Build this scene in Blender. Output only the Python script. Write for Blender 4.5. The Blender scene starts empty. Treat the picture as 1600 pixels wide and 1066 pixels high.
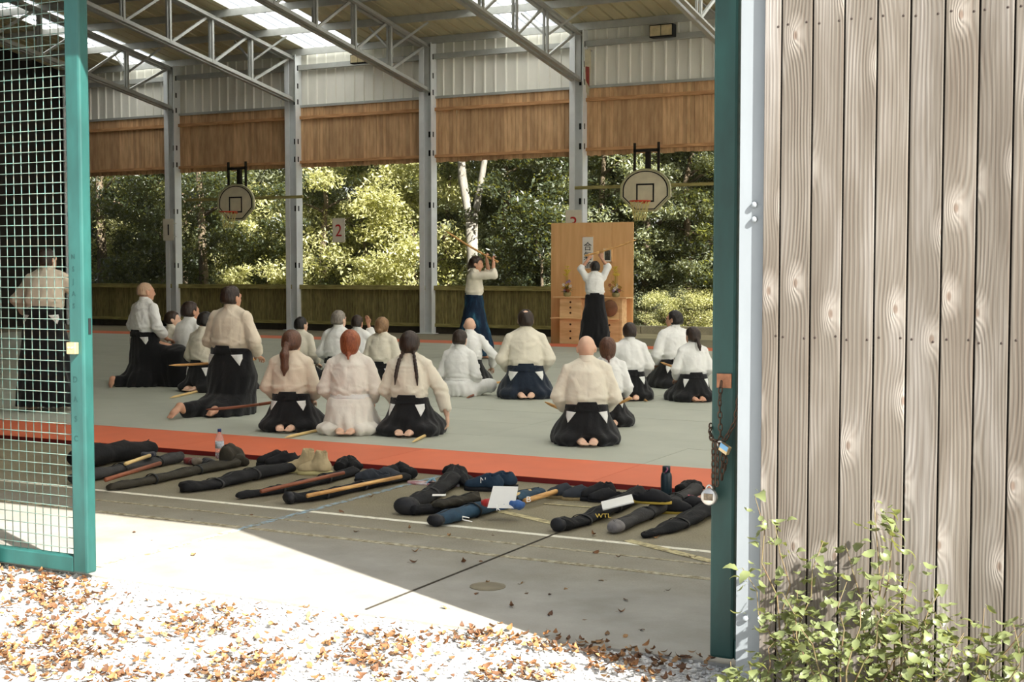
import bpy, bmesh, math, random
import numpy as np
from mathutils import Vector, Matrix, Euler

# ------------------------------------------------------------------ camera, sky, sun, exposure
scene = bpy.context.scene
COL = scene.collection
F_PX, HORIZON, EYE, YAW = 2120.0, 420.0, 1.58, math.radians(27.5)
PITCH = math.atan((533 - HORIZON) / F_PX)
FW = np.array([-math.sin(YAW)*math.cos(PITCH), math.cos(YAW)*math.cos(PITCH), -math.sin(PITCH)])
RT = np.array([math.cos(YAW), math.sin(YAW), 0.0])
UP = np.cross(RT, FW)
cam_data = bpy.data.cameras.new('camera')
cam_data.sensor_width = 36.0
cam_data.lens = F_PX / 1600.0 * 36.0
cam_data.clip_end = 500
cam = bpy.data.objects.new('camera', cam_data)
COL.objects.link(cam)
cam.matrix_world = Matrix(((RT[0], UP[0], -FW[0], 0), (RT[1], UP[1], -FW[1], 0), (RT[2], UP[2], -FW[2], EYE), (0, 0, 0, 1)))
scene.camera = cam

SUN_DIR = Vector((-0.703, 0.338, -0.625)).normalized()
world = bpy.data.worlds.new('sky'); scene.world = world; world.use_nodes = True
wn = world.node_tree; wn.nodes.clear()
w_out = wn.nodes.new('ShaderNodeOutputWorld'); w_bg = wn.nodes.new('ShaderNodeBackground'); w_sky = wn.nodes.new('ShaderNodeTexSky')
w_sky.sky_type = 'NISHITA'; w_sky.sun_disc = False
w_sky.sun_elevation = math.asin(-SUN_DIR.z)
w_sky.sun_rotation = math.atan2(-SUN_DIR.x, -SUN_DIR.y)
w_sky.dust_density = 3.0; w_sky.ozone_density = 0.6
w_hs = wn.nodes.new('ShaderNodeHueSaturation'); w_hs.inputs['Saturation'].default_value = 0.5      # hazy, milky sky
wn.links.new(w_sky.outputs[0], w_hs.inputs['Color']); wn.links.new(w_hs.outputs[0], w_bg.inputs[0]); wn.links.new(w_bg.outputs[0], w_out.inputs[0])
w_bg.inputs[1].default_value = 0.27
sun_data = bpy.data.lights.new('sun', 'SUN'); sun_data.energy = 19.0; sun_data.angle = 0.0093; sun_data.color = (1.0, 0.96, 0.90)
sun = bpy.data.objects.new('sun', sun_data); COL.objects.link(sun)
sun.rotation_euler = SUN_DIR.to_track_quat('-Z', 'Y').to_euler()
vs = scene.view_settings
vs.view_transform = 'Standard'; vs.look = 'None'; vs.gamma = 1.0; vs.use_curve_mapping = False
vs.exposure = 0.2
scene.cycles.max_bounces = 10; scene.cycles.diffuse_bounces = 6; scene.cycles.transparent_max_bounces = 8
scene.cycles.sample_clamp_indirect = 6.0

rnd = random.Random(7)
nrg = np.random.default_rng(11)

def ray(u, v): return FW + RT*(u-800)/F_PX - UP*(v-533)/F_PX
def ground(u, v, z=0.0):
    r = ray(u, v); t = (z-EYE)/r[2]; return np.array([0, 0, EYE]) + t*r
def at_y(u, v, Y):
    r = ray(u, v); return np.array([0, 0, EYE]) + r*Y/r[1]
def depth_scale(p): return F_PX / ((np.array(p)-np.array([0, 0, EYE])) @ FW)

# ------------------------------------------------------------------ materials
MATS = {}
def srgb(r, g, b):
    f = lambda c: ((c/255+0.055)/1.055)**2.4 if c > 10 else c/255/12.92
    return (f(r), f(g), f(b), 1.0)
class NT:
    def __init__(s, name):
        s.m = bpy.data.materials.new(name); s.m.use_nodes = True; s.t = s.m.node_tree; s.t.nodes.clear()
        s.out = s.n('ShaderNodeOutputMaterial')
    def n(s, typ, **kw):
        nd = s.t.nodes.new(typ)
        for k, v in kw.items():
            if k.startswith('i_'):
                key = k[2:]; key = int(key) if key.isdigit() else key
                nd.inputs[key].default_value = v
            else: setattr(nd, k, v)
        return nd
    def l(s, a, b): s.t.links.new(a, b)
    def math(s, op, a, b=None, c=None):
        nd = s.n('ShaderNodeMath', operation=op)
        for i, x in enumerate((a, b, c)):
            if x is None: continue
            if isinstance(x, (int, float)): nd.inputs[i].default_value = x
            else: s.l(x, nd.inputs[i])
        return nd.outputs[0]
    def ramp(s, fac, stops, interp='LINEAR'):
        nd = s.n('ShaderNodeValToRGB'); nd.color_ramp.interpolation = interp
        e = nd.color_ramp.elements
        while len(e) < len(stops): e.new(0.5)
        for i, (p, c) in enumerate(stops): e[i].position = p; e[i].color = c if len(c) == 4 else (*c, 1)
        s.l(fac, nd.inputs[0]); return nd.outputs[0]
    def mix(s, fac, a, b, mode='MIX'):
        nd = s.n('ShaderNodeMix', data_type='RGBA', blend_type=mode)
        for key, x in ((0, fac), (6, a), (7, b)):
            if isinstance(x, (int, float)): nd.inputs[key].default_value = x
            elif isinstance(x, tuple): nd.inputs[key].default_value = x
            else: s.l(x, nd.inputs[key])
        return nd.outputs[2]
    def coords(s, scale=(1, 1, 1), kind='Object', rand=False):
        tc = s.n('ShaderNodeTexCoord'); mp = s.n('ShaderNodeMapping'); mp.inputs['Scale'].default_value = scale
        s.l(tc.outputs[kind], mp.inputs['Vector'])
        if rand:
            oi = s.n('ShaderNodeObjectInfo'); cx = s.n('ShaderNodeCombineXYZ')
            a = s.math('MULTIPLY', oi.outputs['Random'], 53.0); b = s.math('MULTIPLY', oi.outputs['Random'], 117.0)
            s.l(a, cx.inputs[0]); s.l(b, cx.inputs[2])
            s.l(cx.outputs[0], mp.inputs['Location'])
        return mp.outputs[0]
    def noise(s, vec, scale, detail=4, rough=0.55, dist=0.0):
        nd = s.n('ShaderNodeTexNoise'); nd.inputs['Scale'].default_value = scale; nd.inputs['Detail'].default_value = detail
        nd.inputs['Roughness'].default_value = rough; nd.inputs['Distortion'].default_value = dist
        s.l(vec, nd.inputs['Vector']); return nd.outputs[0]
    def bsdf(s, color, rough=0.7, metal=0.0, bump=None, bstr=0.3, bdist=0.01, spec=0.35, extra=None):
        b = s.n('ShaderNodeBsdfPrincipled')
        if isinstance(color, tuple): b.inputs['Base Color'].default_value = color
        else: s.l(color, b.inputs['Base Color'])
        if isinstance(rough, (int, float)): b.inputs['Roughness'].default_value = rough
        else: s.l(rough, b.inputs['Roughness'])
        b.inputs['Metallic'].default_value = metal; b.inputs['Specular IOR Level'].default_value = spec
        if bump is not None:
            bp = s.n('ShaderNodeBump'); bp.inputs['Strength'].default_value = bstr; bp.inputs['Distance'].default_value = bdist
            s.l(bump, bp.inputs['Height']); s.l(bp.outputs[0], b.inputs['Normal'])
        if extra:
            for k, v in extra.items(): b.inputs[k].default_value = v
        s.l(b.outputs[0], s.out.inputs[0]); return b

def mixc(c, f): return tuple(min(1, x*f) for x in c[:3]) + (1.0,)
def simple(name, c, rough=0.7, var=0.25, scale=8, stretch=(1, 1, 1), bstr=0.15, bdist=0.004, bscale=None, metal=0.0, spec=0.35, island=0.0, extra=None, detail=4, c2=None, objvar=0.0):
    if name in MATS: return MATS[name]
    t = NT(name); v = t.coords(stretch)
    n = t.noise(v, scale, detail)
    col = t.ramp(n, [(0.3, c2 if c2 else mixc(c, 1-var)), (0.7, mixc(c, 1+var*0.5))])
    if island:
        g = t.n('ShaderNodeNewGeometry')
        f = t.math('MULTIPLY_ADD', g.outputs['Random Per Island'], island*2, 1-island)
        hsv = t.n('ShaderNodeHueSaturation'); t.l(f, hsv.inputs['Value']); t.l(col, hsv.inputs['Color']); col = hsv.outputs[0]
    if objvar:
        oi = t.n('ShaderNodeObjectInfo'); f = t.math('MULTIPLY_ADD', oi.outputs['Random'], objvar*2, 1-objvar)
        hsv = t.n('ShaderNodeHueSaturation'); t.l(f, hsv.inputs['Value']); t.l(col, hsv.inputs['Color']); col = hsv.outputs[0]
    bn = t.noise(v, bscale or scale*5, 3)
    t.bsdf(col, rough, metal, bn, bstr, bdist, spec, extra)
    MATS[name] = t.m; return t.m

def cloth(name, c, fold=0.5, rough=0.9):
    if name in MATS: return MATS[name]
    t = NT(name); v = t.coords((1, 1, 0.6))
    n = t.noise(v, 7, 3)
    col = t.ramp(n, [(0.25, mixc(c, 0.86)), (0.7, c)])
    n2 = t.noise(v, 16, 3, 0.5, 0.8)
    wv = t.noise(t.coords(), 420, 1)
    h = t.math('ADD', n2, t.math('MULTIPLY', wv, 0.06))
    t.bsdf(col, rough, 0, h, fold, 0.02, 0.15, {'Sheen Weight': 0.15, 'Sheen Roughness': 0.6})
    MATS[name] = t.m; return t.m

def foliage_mat(name, c1, c2, trans=0.45):
    t = NT(name); g = t.n('ShaderNodeNewGeometry')
    nz = t.noise(t.coords(), 0.7, 2)
    f = t.math('ADD', t.math('MULTIPLY', g.outputs['Random Per Island'], 0.6), t.math('MULTIPLY', nz, 0.4))
    col = t.ramp(f, [(0.15, c1), (0.6, c2), (0.95, mixc(c2, 1.35))])
    d = t.n('ShaderNodeBsdfPrincipled'); d.inputs['Roughness'].default_value = 0.42; d.inputs['Specular IOR Level'].default_value = 0.5
    tr = t.n('ShaderNodeBsdfTranslucent'); mx = t.n('ShaderNodeMixShader'); mx.inputs[0].default_value = trans
    t.l(col, d.inputs['Base Color']); t.l(t.mix(0.35, col, (0.9, 0.9, 0.1, 1), 'MIX'), tr.inputs[0])
    t.l(d.outputs[0], mx.inputs[1]); t.l(tr.outputs[0], mx.inputs[2]); t.l(mx.outputs[0], t.out.inputs[0])
    MATS[name] = t.m; return t.m

def weathered_board():
    t = NT('weathered_board_wood')
    v = t.coords((1, 1, 1), rand=True)
    sp = t.n('ShaderNodeSeparateXYZ'); t.l(v, sp.inputs[0])
    cv = t.n('ShaderNodeCombineXYZ'); t.l(sp.outputs[0], cv.inputs[0]); t.l(t.math('MULTIPLY', sp.outputs[2], 0.5), cv.inputs[1])
    vo = t.n('ShaderNodeTexVoronoi', voronoi_dimensions='2D'); vo.inputs['Scale'].default_value = 4.6; t.l(cv.outputs[0], vo.inputs['Vector'])
    d = vo.outputs['Distance']
    wob = t.noise(t.coords((3, 1, 0.5), rand=True), 1.6, 2)
    knot = t.math('DIVIDE', 0.055, t.math('ADD', t.math('MULTIPLY', d, d), 0.012))
    ph = t.math('ADD', t.math('ADD', t.math('MULTIPLY', sp.outputs[0], 470.0), t.math('MULTIPLY', wob, 44.0)), t.math('MULTIPLY', knot, 5.0))
    gr = t.math('MULTIPLY_ADD', t.math('SINE', ph), 0.5, 0.5)
    fine = t.noise(t.coords((160, 40, 2.0), rand=True), 1.0, 4)
    big = t.noise(t.coords((5, 2, 0.9), rand=True), 1.3, 3)
    base = t.ramp(big, [(0.28, srgb(74, 68, 60)), (0.5, srgb(93, 88, 80)), (0.66, srgb(115, 111, 105)), (0.8, srgb(142, 139, 135))])
    amp = t.ramp(t.noise(t.coords((9, 2, 0.35), rand=True), 1.4, 3), [(0.35, (0.12,)*3), (0.65, (0.5,)*3)])
    g2 = t.math('ADD', t.math('MULTIPLY', t.math('SUBTRACT', gr, 0.5), amp), t.math('ADD', t.math('MULTIPLY', fine, 0.75), 0.1))
    col = t.mix(t.ramp(g2, [(0.2, (0.5,)*3), (0.6, (0,)*3)]), base, srgb(72, 60, 50))
    halo = t.ramp(d, [(0.05, (0.8,)*3), (0.2, (0.0,)*3)])
    col = t.mix(t.math('MULTIPLY', halo, 0.45), col, srgb(150, 144, 136))
    ring = t.ramp(d, [(0.0, (1,)*3), (0.025, (0.9,)*3), (0.045, (0.0,)*3)])
    col = t.mix(t.math('MULTIPLY', ring, 0.75), col, srgb(84, 68, 56))
    oi = t.n('ShaderNodeObjectInfo'); hsv = t.n('ShaderNodeHueSaturation')
    t.l(t.math('MULTIPLY_ADD', oi.outputs['Random'], 0.26, 0.87), hsv.inputs['Value']); t.l(col, hsv.inputs['Color'])
    t.bsdf(hsv.outputs[0], 0.85, 0, t.math('ADD', g2, t.math('MULTIPLY', halo, 0.6)), 0.55, 0.004, 0.2)
    MATS['board'] = t.m; return t.m

M_board = weathered_board()
M_bandplank = simple('brown_plank_wood', srgb(206, 170, 128), 0.75, 0.2, 3, (4, 4, 0.7), 0.2, 0.004, island=0.15, c2=srgb(180, 142, 102))
M_batten = simple('brown_batten_wood', srgb(200, 156, 110), 0.75, 0.3, 5, (0.6, 5, 5), 0.25, c2=srgb(168, 122, 80))
M_mossplank = simple('mossy_plank_wood', srgb(136, 128, 80), 0.85, 0.3, 5, (5, 5, 0.8), 0.4, 0.004, island=0.2, c2=srgb(98, 88, 58))
M_mossrail = simple('mossy_rail_wood', srgb(158, 150, 94), 0.85, 0.3, 5, (0.6, 5, 5), 0.3, c2=srgb(120, 112, 66))
M_steel = simple('galvanised_steel', srgb(178, 180, 174), 0.5, 0.12, 5, bstr=0.04, metal=0.2, spec=0.5)
M_steelw = simple('white_galvanised_column', srgb(222, 226, 226), 0.5, 0.1, 3, bstr=0.04, spec=0.4)
M_clad = simple('pale_metal_cladding', srgb(236, 234, 222), 0.45, 0.08, 2, (1, 1, 0.4), 0.05, spec=0.4)
M_roof = simple('cream_roof_sheet', srgb(200, 192, 156), 0.6, 0.15, 1.5, (2, 0.4, 1), 0.05)
M_black = simple('black_paint', srgb(22, 24, 24), 0.6, 0.2, 6)
M_darkvoid = simple('dark_tar_board', srgb(38, 34, 28), 0.9, 0.2, 4)
M_green = simple('green_gate_paint', srgb(32, 78, 73), 0.45, 0.2, 9, (1, 1, 0.35), 0.1, spec=0.4, c2=srgb(25, 62, 58))
M_dkgreen = simple('dark_green_gate_paint', srgb(30, 70, 64), 0.5, 0.22, 9, (1, 1, 0.35), 0.12, spec=0.4, c2=srgb(24, 56, 50))
M_wire = simple('green_coated_wire', srgb(62, 104, 98), 0.5, 0.3, 30, spec=0.4, c2=srgb(90, 80, 66))
M_jamb = simple('pale_grey_paint', srgb(122, 128, 131), 0.5, 0.1, 6, (1, 1, 0.3), 0.06)
M_mat = simple('grey_green_mat', srgb(174, 177, 163), 0.6, 0.1, 1.2, bstr=0.08, bscale=60, objvar=0.035, spec=0.4)
M_redmat = simple('orange_red_mat', srgb(214, 110, 74), 0.6, 0.1, 1.5, bstr=0.08, bscale=60, objvar=0.04, spec=0.4)
M_redside = simple('dark_red_mat_edge', srgb(120, 32, 30), 0.7, 0.1, 3)
M_plywood = simple('warm_plywood', srgb(232, 188, 134), 0.5, 0.1, 2.2, (5, 5, 0.5), 0.03, c2=srgb(222, 172, 116), objvar=0.03)
M_pine = simple('pale_pine', srgb(238, 206, 156), 0.5, 0.2, 3, (0.8, 5, 5), 0.03, c2=srgb(220, 178, 124))
M_white = simple('white_paper', srgb(236, 234, 226), 0.8, 0.05, 8)
M_cream = simple('cream_plate', srgb(222, 216, 196), 0.6, 0.08, 8)
M_board_bb = simple('weathered_backboard', srgb(212, 206, 178), 0.6, 0.12, 5)
M_board_rim = simple('backboard_edge_padding', srgb(170, 172, 132), 0.6, 0.12, 5)
M_red = simple('red_paint', srgb(176, 44, 40), 0.5, 0.15, 8)
M_orange = simple('orange_rim_paint', srgb(206, 70, 40), 0.5, 0.15, 8)
M_net = simple('worn_yellow_net', srgb(206, 196, 130), 0.8, 0.1, 20)
M_oak = simple('oak_sword_wood', srgb(222, 178, 112), 0.45, 0.25, 6, (1, 1, 8), 0.05, c2=srgb(160, 108, 58))
M_redoak = simple('red_oak_sword_wood', srgb(142, 84, 56), 0.45, 0.25, 6, (1, 1, 8), 0.05, c2=srgb(104, 56, 38))
M_palewood = simple('pale_sword_wood', srgb(220, 190, 130), 0.45, 0.2, 6, (1, 1, 8), 0.05)
M_brass = simple('worn_brass', srgb(190, 170, 130), 0.4, 0.3, 20, metal=0.6)
M_copper = simple('rusty_copper_plate', srgb(158, 108, 78), 0.5, 0.4, 25, metal=0.4)
M_chain = simple('rusty_chain_steel', srgb(86, 66, 50), 0.55, 0.5, 40, metal=0.5, spec=0.5)
M_chrome = simple('worn_chrome', srgb(200, 196, 188), 0.3, 0.2, 20, metal=0.8)
# ------------------------------------------------------------------ mesh helpers
class MB:
    def __init__(s): s.v = []; s.f = []
    def add(s, vs_, fs):
        o = len(s.v); s.v.extend([tuple(p) for p in vs_]); s.f.extend([tuple(i+o for i in f) for f in fs]); return s
    def box(s, lo, hi, R=None, c=None):
        x0, y0, z0 = lo; x1, y1, z1 = hi
        p = [(x0,y0,z0),(x1,y0,z0),(x1,y1,z0),(x0,y1,z0),(x0,y0,z1),(x1,y0,z1),(x1,y1,z1),(x0,y1,z1)]
        if R is not None: p = [tuple(R @ Vector(q) + Vector(c or (0,0,0))) for q in p]
        return s.add(p, [(0,3,2,1),(4,5,6,7),(0,1,5,4),(1,2,6,5),(2,3,7,6),(3,0,4,7)])
    def bar(s, a, b, w, h=None, up=(0,0,1), n=4):
        a = Vector(a); b = Vector(b); d = (b-a).normalized(); h = h or w
        u = Vector(up); x = d.cross(u)
        if x.length < 1e-4: x = d.cross(Vector((1,0,0)))
        x.normalize(); y = x.cross(d).normalized()
        if n == 4: offs = [(-w/2,-h/2),(w/2,-h/2),(w/2,h/2),(-w/2,h/2)]
        else: offs = [(w/2*math.cos(2*math.pi*i/n), h/2*math.sin(2*math.pi*i/n)) for i in range(n)]
        p = [tuple(a+x*i+y*j) for i, j in offs] + [tuple(b+x*i+y*j) for i, j in offs]
        f = [tuple(range(n))[::-1], tuple(range(n, 2*n))] + [(i, (i+1) % n, n+(i+1) % n, n+i) for i in range(n)]
        return s.add(p, f)
    def tube(s, pts, rad, n=8, closed=False):
        pts = [Vector(p) for p in pts]; m = len(pts); rings = []
        rad = rad if isinstance(rad, (list, tuple)) else [rad]*m
        px = None
        for i in range(m):
            if closed: d = pts[(i+1) % m]-pts[i-1]
            else: d = pts[min(i+1, m-1)]-pts[max(i-1, 0)]
            d.normalize()
            if px is None:
                px = d.cross(Vector((0,0,1)))
                if px.length < 0.05: px = d.cross(Vector((1,0,0)))
            px = (px - d*px.dot(d)).normalized(); py = d.cross(px)
            r = rad[i]; rw, rh = r if isinstance(r, tuple) else (r, r)
            rings.append([tuple(pts[i]+px*rw*math.cos(2*math.pi*k/n)+py*rh*math.sin(2*math.pi*k/n)) for k in range(n)])
        fs = []
        for i in range(m if closed else m-1):
            j = (i+1) % m
            fs += [(i*n+k, i*n+(k+1) % n, j*n+(k+1) % n, j*n+k) for k in range(n)]
        if not closed: fs += [tuple(range(n))[::-1], tuple(range((m-1)*n, m*n))]
        return s.add([p for r in rings for p in r], fs)
    def lathe(s, prof, n=20, c=(0,0,0)):
        m = len(prof); p = []
        for r, z in prof: p += [(c[0]+r*math.cos(2*math.pi*k/n), c[1]+r*math.sin(2*math.pi*k/n), c[2]+z) for k in range(n)]
        f = [(i*n+k, i*n+(k+1) % n, (i+1)*n+(k+1) % n, (i+1)*n+k) for i in range(m-1) for k in range(n)]
        f += [tuple(range(n))[::-1], tuple(range((m-1)*n, m*n))]
        return s.add(p, f)
    def prism(s, poly, d, R=None, c=(0,0,0)):
        # poly in (x,z), extruded along y by d
        n = len(poly); p = [(x, 0, z) for x, z in poly] + [(x, d, z) for x, z in poly]
        if R is not None: p = [tuple(R @ Vector(q)) for q in p]
        p = [(a[0]+c[0], a[1]+c[1], a[2]+c[2]) for a in p]
        return s.add(p, [tuple(range(n)), tuple(range(n, 2*n))[::-1]] + [(i, n+i, n+(i+1) % n, (i+1) % n) for i in range(n)])
    def mesh(s, name, smooth=False):
        me = bpy.data.meshes.new(name); me.from_pydata(s.v, [], s.f); me.update()
        bm = bmesh.new(); bm.from_mesh(me); bmesh.ops.recalc_face_normals(bm, faces=bm.faces); bm.to_mesh(me); bm.free()
        if smooth: me.polygons.foreach_set('use_smooth', [True]*len(me.polygons))
        return me
    def build(s, name, m, parent=None, smooth=False, bevel=0.0):
        o = link(name, s.mesh(name, smooth), m, parent)
        if bevel:
            md = o.modifiers.new('bevel', 'BEVEL'); md.width = bevel; md.segments = 2; md.limit_method = 'ANGLE'
        return o

def link(name, me, m=None, parent=None, loc=None, rotz=None):
    o = bpy.data.objects.new(name, me); COL.objects.link(o)
    if m is not None and me is not None and not me.materials: me.materials.append(m)
    if parent is not None: o.parent = parent
    if loc is not None: o.location = [float(x) for x in loc]
    if rotz is not None: o.rotation_euler = (0, 0, rotz)
    return o
def tag(o, label, cat, group=None):
    o['label'] = label; o['category'] = cat
    if group: o['group'] = group
    return o
def empty(name, loc=(0,0,0), rotz=0.0):
    o = bpy.data.objects.new(name, None); COL.objects.link(o); o.location = [float(x) for x in loc]; o.rotation_euler = (0,0,rotz); o.empty_display_size = 0.1
    return o
def struct(o): o['kind'] = 'structure'; return o
def stuff(o): o['kind'] = 'stuff'; return o
def copy_tree(o, parent=None, loc=None, rotz=None):
    c = o.copy(); COL.objects.link(c); c.parent = parent
    if loc is not None: c.location = [float(x) for x in loc]
    if rotz is not None: c.rotation_euler = (c.rotation_euler[0], c.rotation_euler[1], rotz)
    for ch in list(o.children): copy_tree(ch, c)
    return c
def np_mesh(name, V, F, smooth=True):
    V = np.asarray(V, np.float32); F = np.asarray(F, np.int32); k = F.shape[1]
    me = bpy.data.meshes.new(name); me.vertices.add(len(V)); me.vertices.foreach_set('co', V.ravel())
    me.loops.add(F.size); me.loops.foreach_set('vertex_index', F.ravel())
    me.polygons.add(len(F)); me.polygons.foreach_set('loop_start', np.arange(0, F.size, k, dtype=np.int32)); me.polygons.foreach_set('loop_total', np.full(len(F), k, np.int32))
    if smooth: me.polygons.foreach_set('use_smooth', np.ones(len(F), bool))
    me.update(calc_edges=True); return me
def text_mesh(name, s, size, depth=0.002, align='CENTER'):
    cu = bpy.data.curves.new(name, 'FONT'); cu.body = s; cu.size = size; cu.extrude = depth; cu.align_x = align; cu.align_y = 'CENTER'
    o = bpy.data.objects.new(name, cu); COL.objects.link(o)
    dg = bpy.context.evaluated_depsgraph_get(); me = bpy.data.meshes.new_from_object(o.evaluated_get(dg))
    bpy.data.objects.remove(o); me.name = name; return me

# ------------------------------------------------------------------ signed-distance modelling for soft bodies and cloth
def capsule(a, b, ra, rb):
    a = np.array(a, np.float32); b = np.array(b, np.float32); ba = b-a; bb = float(ba @ ba)+1e-9
    def f(P):
        pa = P-a; h = np.clip((pa @ ba)/bb, 0, 1)
        return np.linalg.norm(pa-h[:, None]*ba, axis=1)-(ra+(rb-ra)*h)
    r = max(ra, rb); return f, np.minimum(a, b)-r, np.maximum(a, b)+r
def ellipsoid(c, r, R=None):
    c = np.array(c, np.float32); r = np.array(r, np.float32)
    def f(P):
        q = P-c
        if R is not None: q = q @ R
        k0 = np.linalg.norm(q/r, axis=1); k1 = np.linalg.norm(q/(r*r), axis=1)+1e-6
        return k0*(k0-1)/k1
    m = r if R is None else np.full(3, r.max()); return f, c-m, c+m
def rbox(c, h, rr, R=None):
    c = np.array(c, np.float32); h = np.array(h, np.float32)
    def f(P):
        q = P-c
        if R is not None: q = q @ R
        q = np.abs(q)-(h-rr)
        return np.linalg.norm(np.maximum(q, 0), axis=1)+np.minimum(q.max(axis=1), 0)-rr
    m = h if R is None else np.full(3, np.linalg.norm(h)); return f, c-m, c+m
def loft(keys, n=2.3):
    # keys: (z, cx, cy, hw, hd)
    K = np.array(keys, np.float32); z = K[:, 0]
    def f(P):
        zz = np.clip(P[:, 2], z[0], z[-1])
        cx = np.interp(zz, z, K[:, 1]); cy = np.interp(zz, z, K[:, 2]); hw = np.interp(zz, z, K[:, 3]); hd = np.interp(zz, z, K[:, 4])
        q = (np.abs((P[:, 0]-cx)/hw)**n+np.abs((P[:, 1]-cy)/hd)**n)**(1/n)
        d = (q-1)*np.minimum(hw, hd)
        e = np.maximum(P[:, 2]-z[-1], z[0]-P[:, 2])
        return np.where(e > 0, np.sqrt(np.maximum(d, 0)**2+e*e), np.maximum(d, e)).astype(np.float32)
    lo = np.array([(K[:, 1]-K[:, 3]).min(), (K[:, 2]-K[:, 4]).min(), z[0]]); hi = np.array([(K[:, 1]+K[:, 3]).max(), (K[:, 2]+K[:, 4]).max(), z[-1]])
    return f, lo, hi
def xf(prim, R, piv):
    f, lo, hi = prim; R = np.array(R, np.float32); piv = np.array(piv, np.float32)
    g = lambda P: f((P-piv) @ R + piv)
    cs = np.array([[x, y, z] for x in (lo[0], hi[0]) for y in (lo[1], hi[1]) for z in (lo[2], hi[2])]); cs = (cs-piv) @ R.T + piv
    return g, cs.min(0), cs.max(0)
def rotm(rx=0, ry=0, rz=0): return np.array(Euler((math.radians(rx), math.radians(ry), math.radians(rz)), 'XYZ').to_matrix())
class SDF:
    def __init__(s): s.p = []; s.disp = None
    def add(s, prim, k=0.02): s.p.append((prim, k, 1)); return s
    def sub(s, prim, k=0.01): s.p.append((prim, k, -1)); return s
    def cut(s, prim, k=0.004): s.p.append((prim, k, 0)); return s      # intersect
    def comb(s, D, d, k, op):
        if op == 1: h = np.clip(0.5+0.5*(D-d)/k, 0, 1); return D*(1-h)+d*h-k*h*(1-h)
        if op == 0: d = -d
        h = np.clip(0.5-0.5*(D+d)/k, 0, 1); return D*(1-h)-d*h+k*h*(1-h)
    def eval(s, P):
        P = np.asarray(P, np.float32); D = np.full(len(P), 1.0, np.float32)
        for (f, lo, hi), k, op in s.p: D = s.comb(D, f(P), k, op)
        if s.disp is not None: D = D+s.disp(P)
        return D
    def mesh(s, name, vox):
        pos = [q[0] for q in s.p if q[1] and q[2] == 1]
        lo = np.min([q[1] for q in pos], axis=0)-3*vox-0.012; hi = np.max([q[2] for q in pos], axis=0)+3*vox+0.012
        n = np.ceil((hi-lo)/vox).astype(int)+1
        ax = [lo[i]+np.arange(n[i])*vox for i in range(3)]
        D = np.full(n, 0.5, np.float32)
        for (f, l, h), k, op in s.p:
            if op == 0: i0 = np.zeros(3, int); i1 = n
            else:
                mg = k*1.2+3*vox+0.012
                i0 = np.clip(np.floor((np.asarray(l)-mg-lo)/vox).astype(int), 0, n); i1 = np.clip(np.ceil((np.asarray(h)+mg-lo)/vox).astype(int)+1, 0, n)
            if (i1 <= i0).any(): continue
            sl = tuple(slice(a, b) for a, b in zip(i0, i1))
            g = np.meshgrid(ax[0][sl[0]], ax[1][sl[1]], ax[2][sl[2]], indexing='ij')
            P = np.stack([q.ravel() for q in g], 1).astype(np.float32)
            D[sl] = s.comb(D[sl], f(P).reshape(g[0].shape), k, op)
        if s.disp is not None:
            m = np.abs(D) < 0.06; idx = np.argwhere(m); D[m] += s.disp((lo+idx*vox).astype(np.float32))
        return surface_net(name, D, lo, vox)
def surface_net(name, D, lo, vox):
    S = D < 0; n = D.shape
    c = np.zeros((n[0]-1, n[1]-1, n[2]-1), np.int8)
    for i in (0, 1):
        for j in (0, 1):
            for k in (0, 1): c += S[i:n[0]-1+i, j:n[1]-1+j, k:n[2]-1+k]
    act = (c > 0) & (c < 8); cells = np.argwhere(act)
    ids = np.full(act.shape, -1, np.int64); ids[act] = np.arange(len(cells))
    acc = np.zeros((len(cells), 3)); cnt = np.zeros(len(cells))
    off = [(i, j, k) for i in (0, 1) for j in (0, 1) for k in (0, 1)]
    for a in off:
        for ax_ in range(3):
            if a[ax_]: continue
            b = list(a); b[ax_] = 1
            va = D[tuple((cells+a).T)]; vb = D[tuple((cells+b).T)]
            m = (va < 0) != (vb < 0)
            t = np.where(m, va/(va-vb+1e-12), 0)
            p = np.tile(np.array(a, float), (len(cells), 1)); p[:, ax_] = t
            acc += p*m[:, None]; cnt += m
    V = lo+(cells+acc/np.maximum(cnt, 1)[:, None])*vox
    quads = []
    for ax_ in range(3):
        a, b = (ax_+1) % 3, (ax_+2) % 3
        sl0 = [slice(None)]*3; sl1 = [slice(None)]*3; sl0[ax_] = slice(0, -1); sl1[ax_] = slice(1, None)
        s0 = S[tuple(sl0)]; s1 = S[tuple(sl1)]
        e = np.argwhere(s0 != s1); e = e[(e[:, a] > 0) & (e[:, b] > 0) & (e[:, a] < n[a]-1) & (e[:, b] < n[b]-1)]
        da = np.zeros(3, int); da[a] = 1; db = np.zeros(3, int); db[b] = 1
        q = np.stack([ids[tuple((e-da-db).T)], ids[tuple((e-db).T)], ids[tuple(e.T)], ids[tuple((e-da).T)]], 1)
        flip = ~s0[tuple(e.T)]; q[flip] = q[flip][:, ::-1]; quads.append(q)
    Q = np.concatenate(quads); Q = Q[(Q >= 0).all(1)]
    return np_mesh(name, V, Q)
# ------------------------------------------------------------------ hall dimensions
YF, YB, YW = 5.08, 28.4, 4.64                     # front and back wall planes
XL, XR = -29.05, 10.95                  # end walls
POSTS = [-29.05, -25.05, -21.05, -17.05, -13.05, -9.05, -5.05, -1.05, 2.95, 6.95, 10.95]
SLOPE = 0.172
YM = (YF+YB)/2
def chord_z(y, z0): return z0+SLOPE*((YB-y) if y > YM else (y-YF))

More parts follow.
